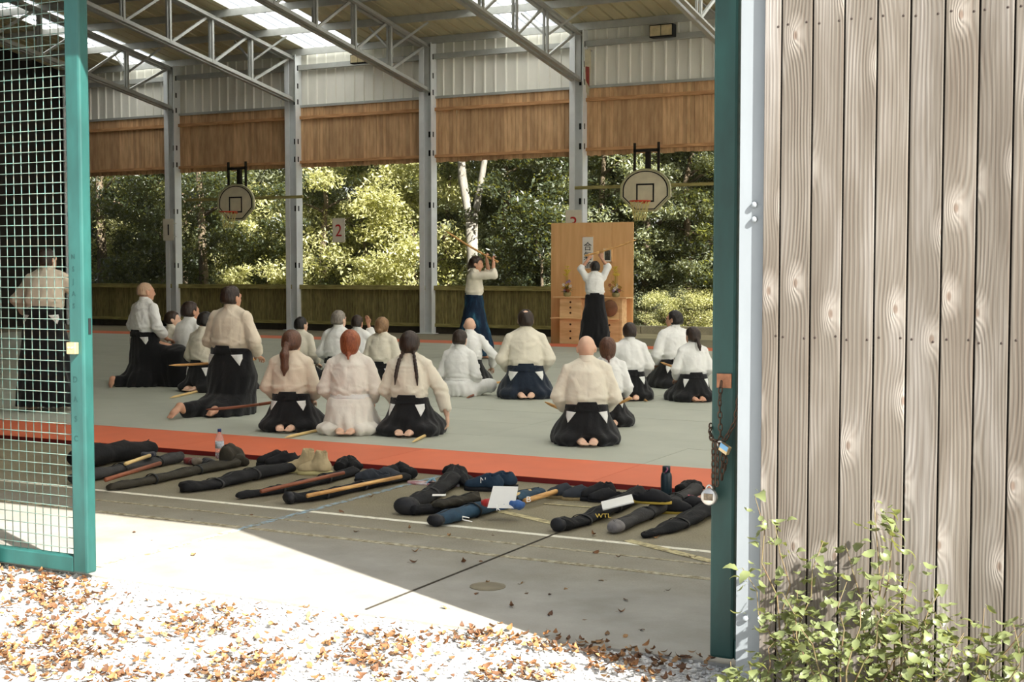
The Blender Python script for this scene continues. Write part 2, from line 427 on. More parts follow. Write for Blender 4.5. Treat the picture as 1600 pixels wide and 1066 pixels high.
# floor slab with court lines
def floor_mat():
    t = NT('stained_concrete'); v = t.coords()
    a = t.noise(v, 0.45, 5, 0.6); b = t.noise(v, 3.0, 5, 0.6); c = t.noise(v, 90, 2)
    col = t.ramp(t.math('ADD', t.math('MULTIPLY', a, 0.6), t.math('MULTIPLY', b, 0.4)), [(0.32, srgb(98, 89, 63)), (0.5, srgb(120, 110, 82)), (0.66, srgb(140, 131, 101))])
    col = t.mix(0.18, col, t.ramp(c, [(0.35, (0.08, 0.07, 0.05)), (0.7, (0.6, 0.58, 0.5))]))
    sxy = t.n('ShaderNodeSeparateXYZ'); t.l(v, sxy.inputs[0])            # rain-washed, greyer concrete by the open gate, lightened to paint in sun
    wash_sun = t.ramp(t.math('ADD', t.math('MULTIPLY', sxy.outputs[1], 0.1), t.math('MULTIPLY', a, 0.12)), [(0.66, (1,)*3), (0.82, (0,)*3)])
    col = t.mix(t.math('MULTIPLY', wash_sun, 0.85), col, t.ramp(b, [(0.3, srgb(128, 126, 119)), (0.7, srgb(150, 148, 142))]))
    vo = t.n('ShaderNodeTexVoronoi'); vo.inputs['Scale'].default_value = 0.9; t.l(v, vo.inputs['Vector'])
    st = t.ramp(t.math('ADD', vo.outputs['Distance'], t.math('MULTIPLY', b, 0.08)), [(0.06, (0.7,)*3), (0.14, (0,)*3)])
    col = t.mix(t.math('MULTIPLY', st, 0.3), col, srgb(88, 80, 62))
    r = t.ramp(a, [(0.3, (0.5,)*3), (0.7, (0.75,)*3)])
    t.bsdf(col, r, 0, t.math('ADD', c, b), 0.12, 0.004, 0.35)
    MATS['floor'] = t.m; return t.m
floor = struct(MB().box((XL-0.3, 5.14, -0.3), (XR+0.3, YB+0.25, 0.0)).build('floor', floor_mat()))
def line_mat(name, c, wear):
    t = NT(name); v = t.coords()
    n = t.noise(v, 22, 5, 0.65)
    col = t.mix(t.ramp(n, [(wear-0.12, (0,)*3), (wear+0.1, (1,)*3)]), c, srgb(120, 110, 82))
    t.bsdf(col, 0.7, 0, n, 0.1, 0.002); return t.m
L_white = line_mat('white_court_paint', srgb(228, 224, 206), 0.66)
L_faded = line_mat('faded_court_paint', srgb(182, 174, 150), 0.5)
L_cream = line_mat('worn_cream_court_paint', srgb(196, 184, 140), 0.55)
L_blue = line_mat('worn_blue_court_paint', srgb(140, 168, 186), 0.5)
L_dark = simple('slab_joint_filler', srgb(58, 52, 42), 0.9)
NMARK = [0]
def marking(name, a, b, w, m):
    NMARK[0] += 1; z = 0.0008+0.0005*NMARK[0]
    MB().bar((a[0], a[1], z-0.001), (b[0], b[1], z-0.001), w, 0.002).build(name, m, floor)
marking('court_line', (-14, 7.17), (1, 7.17), 0.05, L_white)
marking('court_line', (-12, 6.86), (1, 6.86), 0.035, L_faded)
marking('court_line', (-12, 6.53), (1, 6.53), 0.05, L_faded)
marking('court_line', (-5.235, 5.3), (-5.235, 8.85), 0.05, L_blue)
marking('court_line', tuple(ground(775, 798)[:2]), tuple(ground(880, 822)[:2]), 0.07, L_cream)
marking('court_line', tuple(ground(980, 845)[:2]), tuple(ground(1112, 878)[:2]), 0.07, L_cream)
marking('court_line', tuple(ground(850, 788)[:2]), tuple(ground(930, 794)[:2]), 0.03, L_cream)
marking('slab_joint', (-3.47, 5.2), (-3.47, 8.83), 0.012, L_dark)
# small round floor socket cover
sock = MB().lathe([(0.09, 0), (0.09, 0.004), (0.07, 0.006), (0.03, 0.004), (0.0, 0.004)], 20).build('floor_socket_cover', simple('dull_socket_metal', srgb(120, 112, 92), 0.6, metal=0.3), floor)
sock.location = ground(762, 917)

# end walls and front wall
wl = struct(empty('wall_left', (XL, 0, 0)))
for k in range(47):
    y = YF+0.2+k*0.5
    MB().box((-0.04, y, 0), (0.0, y+0.49, 8.95)).build('wall_board', M_darkvoid, wl) if k < 47 else None
wr = struct(empty('wall_right', (XR, 0, 0)))
MB().box((0, YF, 0), (0.1, YB, 1.15)).build('low_wall_panel', M_mossplank, wr)
MB().box((0, YF, 5.7), (0.1, YB, 8.95)).build('metal_sheet', M_clad, wr)

wf = struct(empty('wall_front', (0, YF, 0)))
# solid backing, split around the gate opening; unseen right bays opened for fill light
LINT = 3.39
def fbox(x0, x1, z0, z1, m=M_darkvoid, y0=-0.03, y1=0.12, name='wall_panel'): return MB().box((x0, y0, z0), (x1, y1, z1)).build(name, m, wf)
dW = YW-YF                              # the board wall stands proud of the gate plane
fbox(XL, -9.0, 0, 6.95); fbox(-9.0, -5.86, 0, 3.72); fbox(-9.0, 6.95, 4.5, 5.8); fbox(-9.0, 2.95, 3.72, 4.5); fbox(-1.43, 3.1, 0.02, LINT, M_darkvoid, dW+0.026, dW+0.06)
fbox(2.95, XR, 0, 1.15, M_mossplank); fbox(-9.0, XR, 5.75, 6.95, M_clad); fbox(2.95, 3.1, 0, 3.72, M_darkvoid, dW+0.03, 0.12)
# header box over the gate and the board wall; its lower edge shades the top of the gate
MB().box((-6.6, dW, LINT), (3.2, 0.1, LINT+0.34)).build('header_beam', M_jamb, wf)
th, zt = 0.022, LINT
SWAP = Matrix(((1, 0, 0), (0, 0, 1), (0, 1, 0)))      # profile (x, z) -> plan (x, y), extruded upwards
x = -1.364; edges = [-1.427, -1.364]
while x < 2.9:
    x += 0.110+rnd.uniform(-0.002, 0.002); edges.append(x)
nail_me = MB().lathe([(0.0045, 0), (0.0035, 0.0012), (0.001, 0.002)], 8).mesh('nail'); nail_me.materials.append(simple('dark_nail', srgb(44, 34, 28), 0.7))
for i in range(len(edges)-1):
    x0, x1 = edges[i], edges[i+1]
    m_ = MB().box((-(x1-x0)/2+0.003, 0, 0.05), ((x1-x0)/2-0.003, th, zt-0.01))
    b = m_.build('board', M_board, wf, bevel=0.003)
    b.location = ((x0+x1)/2, dW+rnd.uniform(-0.001, 0.003), 0)
    for zz in (2.42, 1.343, 0.42):
        for sx in (-0.32, 0.32):
            if x1-x0 < 0.09 and sx < 0: continue
            nl = link('nail', nail_me, None, b, (sx*(x1-x0)+rnd.uniform(-.004, .004), 0, zz+rnd.uniform(-.006, .006))); nl.rotation_euler = (math.radians(90), 0, 0)
# steel jamb of the gate opening, folded channel with bolts
jm = empty('gate_jamb', (-1.475, YW+0.026, 0)); tag(jm, 'pale grey steel jamb with bolts beside the weathered board wall', 'door jamb')
MB().prism([(-0.042, 0.0), (0.047, 0.0), (0.047, 0.2), (0.03, 0.2), (0.03, 0.02), (-0.025, 0.02), (-0.025, 0.2), (-0.042, 0.2)], LINT, SWAP).build('channel', M_jamb, jm)
bolt = MB().lathe([(0.011, 0), (0.0115, 0.008), (0.009, 0.013), (0.004, 0.015)], 8)
bolt_me = bolt.mesh('bolt', True); bolt_me.materials.append(M_jamb)
for (u, v) in ((1177, 320), (1177, 343), (1160, 905), (1163, 968)):
    p = at_y(u, v, YW+0.01); b = link('bolt', bolt_me, None, jm, (p[0]+1.475, 0, p[2])); b.rotation_euler = (math.radians(90), 0, 0)
jl = empty('gate_post', (-5.76, YF, 0)); tag(jl, 'pale grey gate post at the far left edge beside the mesh gate', 'post')
MB().box((-0.1, -0.2, 0), (0.1, -0.05, 3.08)).build('post_tube', M_jamb, jl, bevel=0.012)

# back wall: cladding, plank bands and rails, bay by bay
wb = struct(empty('wall_back', (0, YB, 0)))
def cladding_mesh(w, z0, z1):
    m = MB(); xs_ = []; p = 0.0; pitch = 0.285
    prof = []
    while p < w:
        for dx, dy in ((0, 0), (0.02, -0.035), (0.05, -0.035), (0.07, 0)):
            if p+dx <= w: prof.append((p+dx, dy))
        p += pitch
    prof.append((w, 0))
    n = len(prof)
    m.add([(x, y, z0) for x, y in prof]+[(x, y, z1) for x, y in prof], [(i, i+1, n+i+1, n+i) for i in range(n-1)])
    return m.mesh('metal_sheet')
clad_me = cladding_mesh(3.98, 5.66, 7.02); clad_me.materials.append(M_clad)
def plank_mesh(name, w, z0, z1, pw, y0, gap=0.006, m=M_bandplank, jag=0.0, seed=0):
    r = random.Random(seed); q = MB(); x = 0.0
    while x < w-0.02:
        ww = min(pw*r.uniform(0.9, 1.1), w-x); g_ = gap if r.random() > 0.12 else gap*2.2
        q.box((x+g_/2, y0+r.uniform(-.004, .004), z0-r.uniform(0, jag)), (x+ww-g_/2, y0+0.022, z1))
        x += ww
    me = q.mesh(name); me.materials.append(m); return me
chain_link_wire = simple('thin_fence_wire', srgb(120, 122, 116), 0.5, metal=0.4)
def chainlink_mesh(w, z0, z1, sp=0.075, t=0.0022):
    q = MB(); h = z1-z0; n = int((w+h)/sp)
    for i in range(n):
        c = i*sp-h
        for s_ in (1, -1):
            xa, za, xb, zb = c, z0, c+h, z1
            if xa < 0: za += -xa; xa = 0
            if xb > w: zb -= xb-w; xb = w
            if xb-xa < 0.02: continue
            if s_ < 0: xa, xb = w-xa, w-xb
            q.bar((xa, 0, za), (xb, 0, zb), t, t, (0, 1, 0), 3)
    me = q.mesh('chain_link'); me.materials.append(chain_link_wire); return me
cl_me = chainlink_mesh(3.7, 0.15, 4.25)
for i in range(len(POSTS)-1):
    x0 = POSTS[i]+0.01; inview = i < 6
    link('metal_sheet', clad_me, None, wb, (x0, 0.12, 0))
    me = plank_mesh('plank_band', 3.72, 4.17, 5.70, 0.098, 0.06, seed=i, m=M_bandplank, jag=0.03)
    stuff(link('plank_band', me, None, wb, (x0+0.13, 0, 0)))
    MB().box((0.1, -0.01, 5.38), (3.9, 0.06, 5.46)).build('batten', M_batten, wb).location = (x0, 0, 0)
    MB().box((0.1, -0.01, 4.26), (3.9, 0.06, 4.33)).build('batten', M_batten, wb).location = (x0, 0, 0)
    MB().box((0.02, 0.02, 5.68), (3.98, 0.10, 5.74)).build('flashing', M_steel, wb).location = (x0, 0, 0)
    MB().box((0.02, -0.06, 6.62), (3.98, 0.08, 6.74)).build('girt', M_steel, wb).location = (x0, 0, 0)
    if POSTS[i] < -14:
        me = plank_mesh('low_plank_band', 3.72, 0.17, 1.08, 0.088, 0.0, seed=50+i, m=M_mossplank)
        stuff(link('low_plank_band', me, None, wb, (x0+0.13, 0, 0)))
    if POSTS[i] < -13.5:
        MB().box((0.1, -0.07, 1.06), (3.9, 0.06, 1.17)).build('top_rail', M_mossrail, wb).location = (x0, 0, 0)
        MB().box((0.1, -0.03, 0.17), (3.9, 0.0, 0.25)).build('bottom_rail', M_mossrail, wb).location = (x0, 0, 0)
        MB().box((0.0, 0.02, 0.0), (4.0, 0.2, 0.17)).build('plinth', simple('dark_stone_plinth', srgb(58, 54, 46), 0.9), wb).location = (x0, 0, 0)
    elif POSTS[i] < -13:
        me = plank_mesh('low_plank_band', 0.75, 0.17, 1.08, 0.088, 0.0, seed=50+i, m=M_mossplank)
        stuff(link('low_plank_band', me, None, wb, (x0+0.13, 0, 0)))
    if inview: stuff(link('chain_link', cl_me, None, wb, (x0+0.14, 0.13, 0)))

# roof: ribbed sheets with clear strips, purlins
M_clear = None
def clear_sheet():
    t = NT('milky_clear_roof_sheet'); n = t.noise(t.coords((3, 0.5, 1)), 3, 4)
    col = t.ramp(n, [(0.3, (0.84, 0.87, 0.86)), (0.7, (0.95, 0.97, 0.97))])
    d = t.n('ShaderNodeBsdfDiffuse'); tr = t.n('ShaderNodeBsdfTranslucent'); mx = t.n('ShaderNodeMixShader'); mx.inputs[0].default_value = 0.82
    t.l(col, d.inputs[0]); t.l(col, tr.inputs[0]); t.l(d.outputs[0], mx.inputs[1]); t.l(tr.outputs[0], mx.inputs[2]); t.l(mx.outputs[0], t.out.inputs[0])
    return t.m
M_clear = clear_sheet()
roof = struct(empty('ceiling', (0, 0, 0)))
CLEAR = [(-26.6, -25.2), (-20.65, -19.0), (-14.9, -13.2), (-9.0, -7.2), (-3.2, -1.4), (2.6, 4.4)]
ROOF0 = 7.12
def roof_sheet(x0, x1, m, back, yr=None):
    q = MB(); prof = []; x = x0
    while x < x1-0.005:
        for dx, dz in ((0, 0), (0.015, 0.04), (0.045, 0.04), (0.06, 0)):
            if x+dx < x1: prof.append((x+dx, dz))
        x += 0.333
    prof.append((x1, 0)); n = len(prof)
    ya, yb = (YB+0.25, YM) if back else (YF-0.35, YM)
    if yr: ya, yb = yr
    zf = lambda y: ROOF0+SLOPE*((YB-y) if back else (y-YF))
    q.add([(a, ya, zf(ya)+b) for a, b in prof]+[(a, yb, zf(yb)+b) for a, b in prof], [(i, i+1, n+i+1, n+i) for i in range(n-1)])
    q.build('roof_sheet', m, roof)
cuts = [XL-0.2]
for a, b in CLEAR: cuts += [a, b]
cuts.append(XR+0.2)
for i in range(len(cuts)-1):
    if i % 2 and cuts[i] < -10:                     # unseen upper part of the left clear strips is closed to darken that side
        roof_sheet(cuts[i], cuts[i+1], M_clear, True, (YB+0.25, 23.6)); roof_sheet(cuts[i], cuts[i+1], M_roof, True, (23.6, YM)); roof_sheet(cuts[i], cuts[i+1], M_roof, False)
    else:
        for back in (True, False): roof_sheet(cuts[i], cuts[i+1], M_clear if i % 2 and (back or cuts[i] > -10) else M_roof, back)
for back in (True, False):
    k = 0; y = YB-0.12 if back else YF+0.1
    while (y > YM+0.2) if back else (y < YM-0.2):
        z = ROOF0+SLOPE*((YB-y) if back else (y-YF))
        MB().box((XL, y-0.03, z-0.17), (XR, y+0.03, z-0.005)).build('purlin', M_steel, roof)
        y += -1.45 if back else 1.45

# columns and trusses
def column(x, y):
    s = 1 if y > YM else -1
    c = empty('steel_column', (x, y-0.04*s, 0))
    MB().box((-0.165, -0.13, 0), (-0.145, 0.13, 7.0)).build('flange', M_steelw, c)
    MB().box((0.145, -0.13, 0), (0.165, 0.13, 7.0)).build('flange', M_steelw, c)
    MB().box((-0.145, -0.01, 0), (0.145, 0.01, 7.0)).build('web', M_steelw, c)
    MB().box((-0.165, -0.15, 0), (-0.03, -0.13, 7.0)).build('face_plate', M_steelw, c)
    for z in (1.6, 3.05, 4.3, 4.75, 5.75, 6.15, 6.6):
        MB().box((0.155, -0.06, z), (0.168, -0.01, z+0.13)).build('bolt_slot', M_black, c)
        MB().box((0.02, -0.012, z), (0.075, -0.018, z+0.14)).build('bolt_slot', M_black, c)
    MB().box((-0.24, -0.2, 0), (0.24, 0.2, 0.02)).build('base_plate', M_steelw, c)
    return c
COLNAMES = {-25.05: 'grey steel column left of the small backboard, beside sign 1', -21.05: 'pale steel column right of the small backboard', -17.05: 'pale steel column behind the swordsman facing right', -13.05: 'pale steel column rising behind the plywood screen'}
for x in POSTS:
    if x < -4:
        c = column(x, YB); tag(c, COLNAMES.get(x, 'steel column of the back wall at the end of the row'), 'column', 'steel columns of the back wall')
def truss(x):
    t = empty('roof_truss', (x, 0, 0))
    for back in ((True, False) if x > -27 else (True,)):
        zc = lambda y, z0: z0+SLOPE*((YB-y) if back else (y-YF))
        ye, sg = (YB-0.1, -1) if back else (YF+0.15, 1)
        for z0, nm in ((5.86, 'bottom_chord'), (6.90, 'top_chord')):
            q = MB()
            for dx in (-0.05, 0.05):
                q.bar((dx+math.copysign(0.03, dx), ye, zc(ye, z0)-0.055), (dx+math.copysign(0.03, dx), YM, zc(YM, z0)-0.055), 0.1, 0.012, (0, 0, 1))
                q.bar((dx, ye, zc(ye, z0)), (dx, YM, zc(YM, z0)), 0.012, 0.11, (0, 0, 1))
            q.build(nm, M_steel, t)
        y = ye+sg*0.12; first = True
        MB().box((-0.1, -0.05, 5.86), (0.1, 0.05, 6.95)).build('end_plate', M_steel, t).location = (0, ye, 0)
        prev = ye
        ks = 0; y = ye+sg*1.65
        while (y > YM) if back else (y < YM):
            q = MB()
            for dx in (-0.042, 0.042): q.bar((dx, y, zc(y, 5.86)), (dx, y, zc(y, 6.90)), 0.045, 0.06, (0, 1, 0))
            q.build('web_post', M_steel, t)
            MB().bar((0, y-sg*0.12, zc(y, 5.90)), (0, prev+sg*0.18, zc(prev, 6.86)), 0.06, 0.05, (1, 0, 0)).build('web_diagonal', M_steel, t)
            prev = y; y += sg*1.45
        # knee braces to the purlins
        for s_ in (-1, 1):
            MB().bar((0.03*s_, ye+sg*1.6, zc(ye+sg*1.6, 6.35)), (0.8*s_, ye+sg*1.25, zc(ye+sg*1.25, 7.0)), 0.045, 0.045).build('knee_brace', M_steel, t)
    return t
TNAMES = {-25.05: 'dark steel roof truss seen beside the green gate post at far left', -21.05: 'grey steel roof truss nearest the far left, ending left of sign 2', -17.05: 'grey steel roof truss in the middle, ending above the swordsman facing right', -13.05: 'dark steel roof truss ending above the plywood screen', -9.05: 'grey steel roof truss half hidden by the dark green gate post'}
for x in POSTS[1:6]: tag(truss(x), TNAMES.get(x, 'grey steel roof truss out over the right of the hall'), 'roof truss', 'roof trusses')

# ------------------------------------------------------------------ training mats
mats = empty('training_mat', (0, 0, 0)); tag(mats, 'large grey green judo mat area with an orange red border', 'mat')
MY0, MY1 = 8.92, 25.2
def tile_mesh(w, d, m):
    q = MB().box((0.0015, 0.0015, 0.004), (w-0.0015, d-0.0015, 0.04)).mesh('mat_tile'); q.materials.append(m); return q
tg = tile_mesh(2, 1, M_mat); tr_ = tile_mesh(2, 1, M_redmat)
ny = 14; dy = (MY1-MY0-2.0)/ny
tg = tile_mesh(2, dy, M_mat)
for i in range(14):
    for j in range(ny):
        link('mat_tile', tg, None, mats, (-26.0+i*2, MY0+1+j*dy, rnd.uniform(-0.001, 0.0008)))
    for yy in (MY0, MY1-1): link('red_mat_tile', tr_, None, mats, (-26.0+i*2, yy, 0))
for yy in (MY0+0.002,):
    MB().box((-26, yy-0.004, 0.0), (2, yy+0.001, 0.037)).build('edge_strip', M_redside, mats)

# ------------------------------------------------------------------ gates
def bar_letters(parent, chars, x, y, z, dz, size):
    for i, c in enumerate(chars):
        if c == ' ': continue
        o = link('scratched_letter', text_mesh('scratched_letter', c, size, 0.0004), simple('scratch_dark', srgb(26, 62, 59), 0.8), parent, (x, y, z-dz*i)); o.rotation_euler = (math.radians(90), 0, 0)
def gate(name, x0, x1, sx0, sx1, zt, mt, label):
    g_ = empty(name, ((x0+x1)/2, YF, 0)); cx = (x0+x1)/2; tag(g_, label, 'gate')
    for a, b in ((x0, x0+0.1), (x1-0.1, x1)):
        MB().box((a-cx, -0.035, 0.03), (b-cx, 0.035, zt)).build('stile', mt, g_, bevel=0.012)
    MB().box((x0+0.1-cx, -0.03, 0.03), (x1-0.1-cx, 0.03, 0.11)).build('bottom_rail', mt, g_, bevel=0.006)
    MB().box((x0+0.1-cx, -0.03, zt-0.1), (x1-0.1-cx, 0.03, zt)).build('top_rail', mt, g_, bevel=0.006)
    vm = MB().bar((0, 0, 0.1), (0, 0, zt-0.09), 0.0046, 0.0046, (0, 1, 0), 6).mesh('wire', True); vm.materials.append(M_wire)
    hm = MB().bar((x0+0.09-cx, 0, 0), (x1-0.09-cx, 0, 0), 0.0050, 0.0050, (0, 0, 1), 6).mesh('wire', True); hm.materials.append(M_wire)
    x = x1-0.1-0.02
    while x > x0+0.1: link('wire', vm, None, g_, (x-cx, 0.004, 0)); x -= 0.0555
    z = 0.145
    while z < zt-0.1: link('wire', hm, None, g_, (0, -0.0015, z)); z += 0.0535
    return g_
gl = gate('mesh_gate', -6.2, -5.055, 0, 0, 3.06, M_green, 'turquoise steel mesh gate standing at the left edge')
gr = gate('mesh_gate', -1.77, -0.62, 0, 0, 3.06, M_dkgreen, 'dark green mesh gate slid open behind the weathered board wall')
gr.location.y = YF+0.06
lk = MB().box((-0.03, -0.028, -0.03), (0.03, 0.0, 0.03)).build('lock_case', M_brass, gl, bevel=0.004); lk.location = (-5.115-gl.location.x, -0.035, 1.18)
for a in (-0.012, 0.012):
    MB().lathe([(0.006, 0), (0.006, 0.004), (0.002, 0.005)], 10).build('screw', M_chrome, lk).matrix_local = Matrix.Translation((a, -0.028, 0.004)) @ Matrix.Rotation(math.radians(90), 4, 'X')
MB().box((-0.006, 0, -0.05), (0.0, 0.016, 0.03)).build('latch_slot', M_black, gl).location = (-5.055-gl.location.x+0.004, 0.0, 1.3)
bar_letters(gl, 'NSJAS', -5.115-gl.location.x, -0.0362, 1.64, 0.062, 0.036)
bar_letters(gl, 'DASC', -5.115-gl.location.x, -0.0362, 1.02, 0.1, 0.042)

# chain, plate and locks on the dark gate's stile
pl = MB().box((-0.03, -0.006, -0.028), (0.03, 0, 0.028)).build('keeper_plate', M_copper, gr); pl.location = (-1.715-gr.location.x, -0.036, 1.14)
link_me = MB().tube([(0.0075*math.cos(a), 0, 0.0105*math.sin(a)+math.copysign(0.004, math.sin(a)) if abs(math.sin(a)) > 0.01 else 0) for a in [2*math.pi*i/12 for i in range(12)]], 0.003, 6, True).mesh('chain_link_ring', True)
link_me.materials.append(M_chain)
chn = empty('chain', (-1.72, YF-0.0, 1.0)); tag(chn, 'rusty steel chain looped around the dark green gate post', 'chain')
def chain(path, sp=0.021):
    P = [Vector(p) for p in path]; acc = []; 
    for a, b in zip(P, P[1:]):
        n = max(1, int((b-a).length/0.004))
        acc += [a.lerp(b, i/n) for i in range(n)]
    d = 0; last = acc[0]; k = 0; pos = [acc[0]]
    for q in acc[1:]:
        d += (q-last).length; last = q
        if d >= sp: pos.append(q); d = 0
    for a, b in zip(pos, pos[1:]):
        o = link('chain_ring', link_me, None, chn)
        dr = (b-a).normalized(); q = dr.to_track_quat('Z', 'Y').to_matrix().to_4x4()
        o.matrix_local = Matrix.Translation((a+b)/2) @ q @ Matrix.Rotation(math.radians(45+90*(k % 2)), 4, 'Z'); k += 1
chain([(0.0, 0.0, 0.14), (0.0, -0.02, 0.06), (0.005, -0.012, -0.12)])
chain([(0.075, 0.0, 0.10), (0.06, -0.012, -0.02), (0.02, -0.03, -0.10), (-0.03, -0.02, -0.09), (-0.05, 0.01, -0.06), (-0.055, 0.05, -0.03)])
chain([(-0.02, -0.03, -0.10), (-0.022, -0.022, -0.30)])
chain([(0.0, -0.04, -0.10), (-0.004, -0.03, -0.29)])
chain([(0.02, -0.03, -0.10), (0.012, -0.02, -0.27)])
chain([(0.03, -0.02, -0.11), (0.022, -0.012, -0.22)])
pk = empty('padlock', (-1.755, YF-0.03, 0.685)); tag(pk, 'round silver padlock hanging from the rusty chain', 'padlock')
bo = MB().lathe([(0.0, -0.011), (0.03, -0.011), (0.034, -0.006), (0.034, 0.006), (0.03, 0.011), (0.0, 0.011)], 24).build('lock_body', M_chrome, pk, True); bo.rotation_euler = (math.radians(90), 0, 0)
MB().box((-0.018, -0.016, -0.012), (0.018, -0.0105, 0.014)).build('label_plate', simple('stamped_steel', srgb(120, 108, 92), 0.4, 0.5, 60, metal=0.6), pk)
MB().tube([(0.012*math.cos(a), 0, 0.03+0.016*math.sin(a)) for a in [math.pi*i/8 for i in range(9)]], 0.004, 6).build('shackle', M_chrome, pk, True)
pk2 = empty('padlock', (-1.685, YF-0.05, 0.885)); tag(pk2, 'small padlock with a blue plastic label on the rusty chain', 'padlock')
pk2.rotation_euler = (0, math.radians(25), math.radians(-20))
MB().box((-0.022, -0.01, -0.02), (0.022, 0.01, 0.014)).build('lock_body', M_brass, pk2, bevel=0.003)
MB().box((-0.02, -0.0115, -0.006), (0.02, -0.0102, 0.0135)).build('blue_label', simple('blue_lock_label', srgb(110, 160, 196), 0.4), pk2)
MB().tube([(-0.022-0.018*math.sin(a), 0, 0.0+0.012*math.cos(a)) for a in [math.pi*i/8 for i in range(9)]], 0.0035, 6).build('shackle', M_chrome, pk2, True)
# ------------------------------------------------------------------ ground outside, gravel, fallen leaves
def gravel_mat():
    t = NT('pale_gravel_ground'); v = t.coords()
    vo = t.n('ShaderNodeTexVoronoi'); vo.inputs['Scale'].default_value = 75; t.l(v, vo.inputs['Vector'])
    n = t.noise(v, 2, 3)
    sp = t.n('ShaderNodeSeparateColor'); t.l(vo.outputs['Color'], sp.inputs[0])
    col = t.ramp(sp.outputs[0], [(0, srgb(158, 156, 150)), (0.5, srgb(192, 190, 186)), (1, srgb(218, 216, 212))])
    t.bsdf(col, 0.85, 0, vo.outputs['Distance'], 0.8, 0.01); return t.m
gm = gravel_mat()
q = MB()
q.box((-70, -30, -0.4), (40, 5.14, -0.012))
grd = struct(q.build('ground_gravel', gm))
M_soil = simple('forest_soil', srgb(92, 80, 52), 0.95, 0.4, 1.5, bstr=0.6, bdist=0.03, c2=srgb(58, 56, 34))
struct(MB().box((-90, YB+0.25, -0.4), (60, 110, -0.03)).build('ground_forest', M_soil))
struct(MB().box((-90, 5.14, -0.4), (XL-0.3, YB+0.25, -0.03)).build('ground_side_yard', M_soil))
struct(MB().box((XR+0.3, 5.14, -0.4), (60, YB+0.25, -0.03)).build('ground_side_yard', gm))

def pebbles(n, name):
    base = np.array([[1,0,0],[-1,0,0],[0,1,0],[0,-1,0],[0,0,1],[0,0,-0.7]], float)
    # icosahedron gives rounder stones
    ph = (1+5**.5)/2
    ico = np.array([[-1,ph,0],[1,ph,0],[-1,-ph,0],[1,-ph,0],[0,-1,ph],[0,1,ph],[0,-1,-ph],[0,1,-ph],[ph,0,-1],[ph,0,1],[-ph,0,-1],[-ph,0,1]])/1.9
    fi = np.array([[0,11,5],[0,5,1],[0,1,7],[0,7,10],[0,10,11],[1,5,9],[5,11,4],[11,10,2],[10,7,6],[7,1,8],[3,9,4],[3,4,2],[3,2,6],[3,6,8],[3,8,9],[4,9,5],[2,4,11],[6,2,10],[8,6,7],[9,8,1]])
    X = nrg.uniform(-7.2, -0.2, n); Y = nrg.uniform(2.2, 5.16, n); X = np.where((Y > 4.6) & (X > -1.56), -6.0+1.5*nrg.random(n), X)
    s = nrg.uniform(0.004, 0.0105, n)*(1+0.6*(nrg.random(n) < 0.06))
    V = ico[None]*s[:, None, None]*nrg.uniform(0.65, 1.25, (n, 12, 1))*np.stack([nrg.uniform(.8, 1.3, n), nrg.uniform(.8, 1.3, n), nrg.uniform(.5, .8, n)], 1)[:, None, :]
    a = nrg.uniform(0, 6.28, n); ca, sa = np.cos(a)[:, None], np.sin(a)[:, None]
    V = np.stack([V[:, :, 0]*ca-V[:, :, 1]*sa, V[:, :, 0]*sa+V[:, :, 1]*ca, V[:, :, 2]], 2)
    V += np.stack([X, Y, -0.010+s*0.4], 1)[:, None, :]
    F_ = (fi[None]+(np.arange(n)*12)[:, None, None]).reshape(-1, 3)
    return np_mesh(name, V.reshape(-1, 3), F_, False)
M_peb = simple('grey_gravel_stone', srgb(186, 184, 178), 0.8, 0.2, 60, island=0.3)
stuff(tag(link('gravel', pebbles(20000, 'gravel'), M_peb), 'pale grey gravel spread in front of the hall entrance', 'gravel'))

def leaf_mesh(name, L=0.06, W=0.036, curl=0.3, n=5, toothed=False, fold=0.25, stem=0.3):
    q = MB(); V = []; Fc = []
    m = n
    for i in range(m+1):
        t = i/m; w = W/2*math.sin(math.pi*min(1, t**0.75))**0.8 if 0 < i < m else 0.0008
        if toothed and 0 < i < m and i % 2: w *= 0.82
        y = L*t; z = curl*L*(t-0.5)**2*2-0.1*L*curl
        V += [(-w, y, z+w*fold), (0, y, z), (w, y, z+w*fold)]
    for i in range(m): Fc += [(i*3, i*3+1, i*3+4, i*3+3), (i*3+1, i*3+2, i*3+5, i*3+4)]
    q.add(V, Fc)
    if stem: q.tube([(0, 0, 0.0), (0, -L*stem*0.5, 0.002), (0.002, -L*stem, 0.0)], 0.0007, 4)
    return q.mesh(name, True)
def dry_leaf_mat():
    t = NT('dry_brown_leaf'); oi = t.n('ShaderNodeObjectInfo'); g = t.n('ShaderNodeNewGeometry')
    f = t.math('FRACT', t.math('ADD', oi.outputs['Random'], g.outputs['Random Per Island']))
    col = t.ramp(f, [(0.0, srgb(74, 54, 40)), (0.35, srgb(106, 76, 52)), (0.6, srgb(130, 94, 58)), (0.8, srgb(152, 124, 88)), (1.0, srgb(86, 68, 50))])
    n = t.noise(t.coords(), 60, 3); col = t.mix(0.4, col, t.ramp(n, [(0.3, (0.06, 0.03, 0.015)), (0.7, (0.8, 0.6, 0.35))]), 'OVERLAY')
    t.bsdf(col, 0.7, 0, n, 0.3, 0.003, 0.3); return t.m
M_dry = dry_leaf_mat()
dry = [leaf_mesh('fallen_leaf', L, W, c, 5, False, f) for L, W, c, f in ((0.055, 0.032, 0.6, 0.3), (0.048, 0.03, -0.5, -0.2), (0.06, 0.03, 0.9, 0.5), (0.042, 0.028, 0.4, 0.15))]
for m_ in dry: m_.materials.append(M_dry)
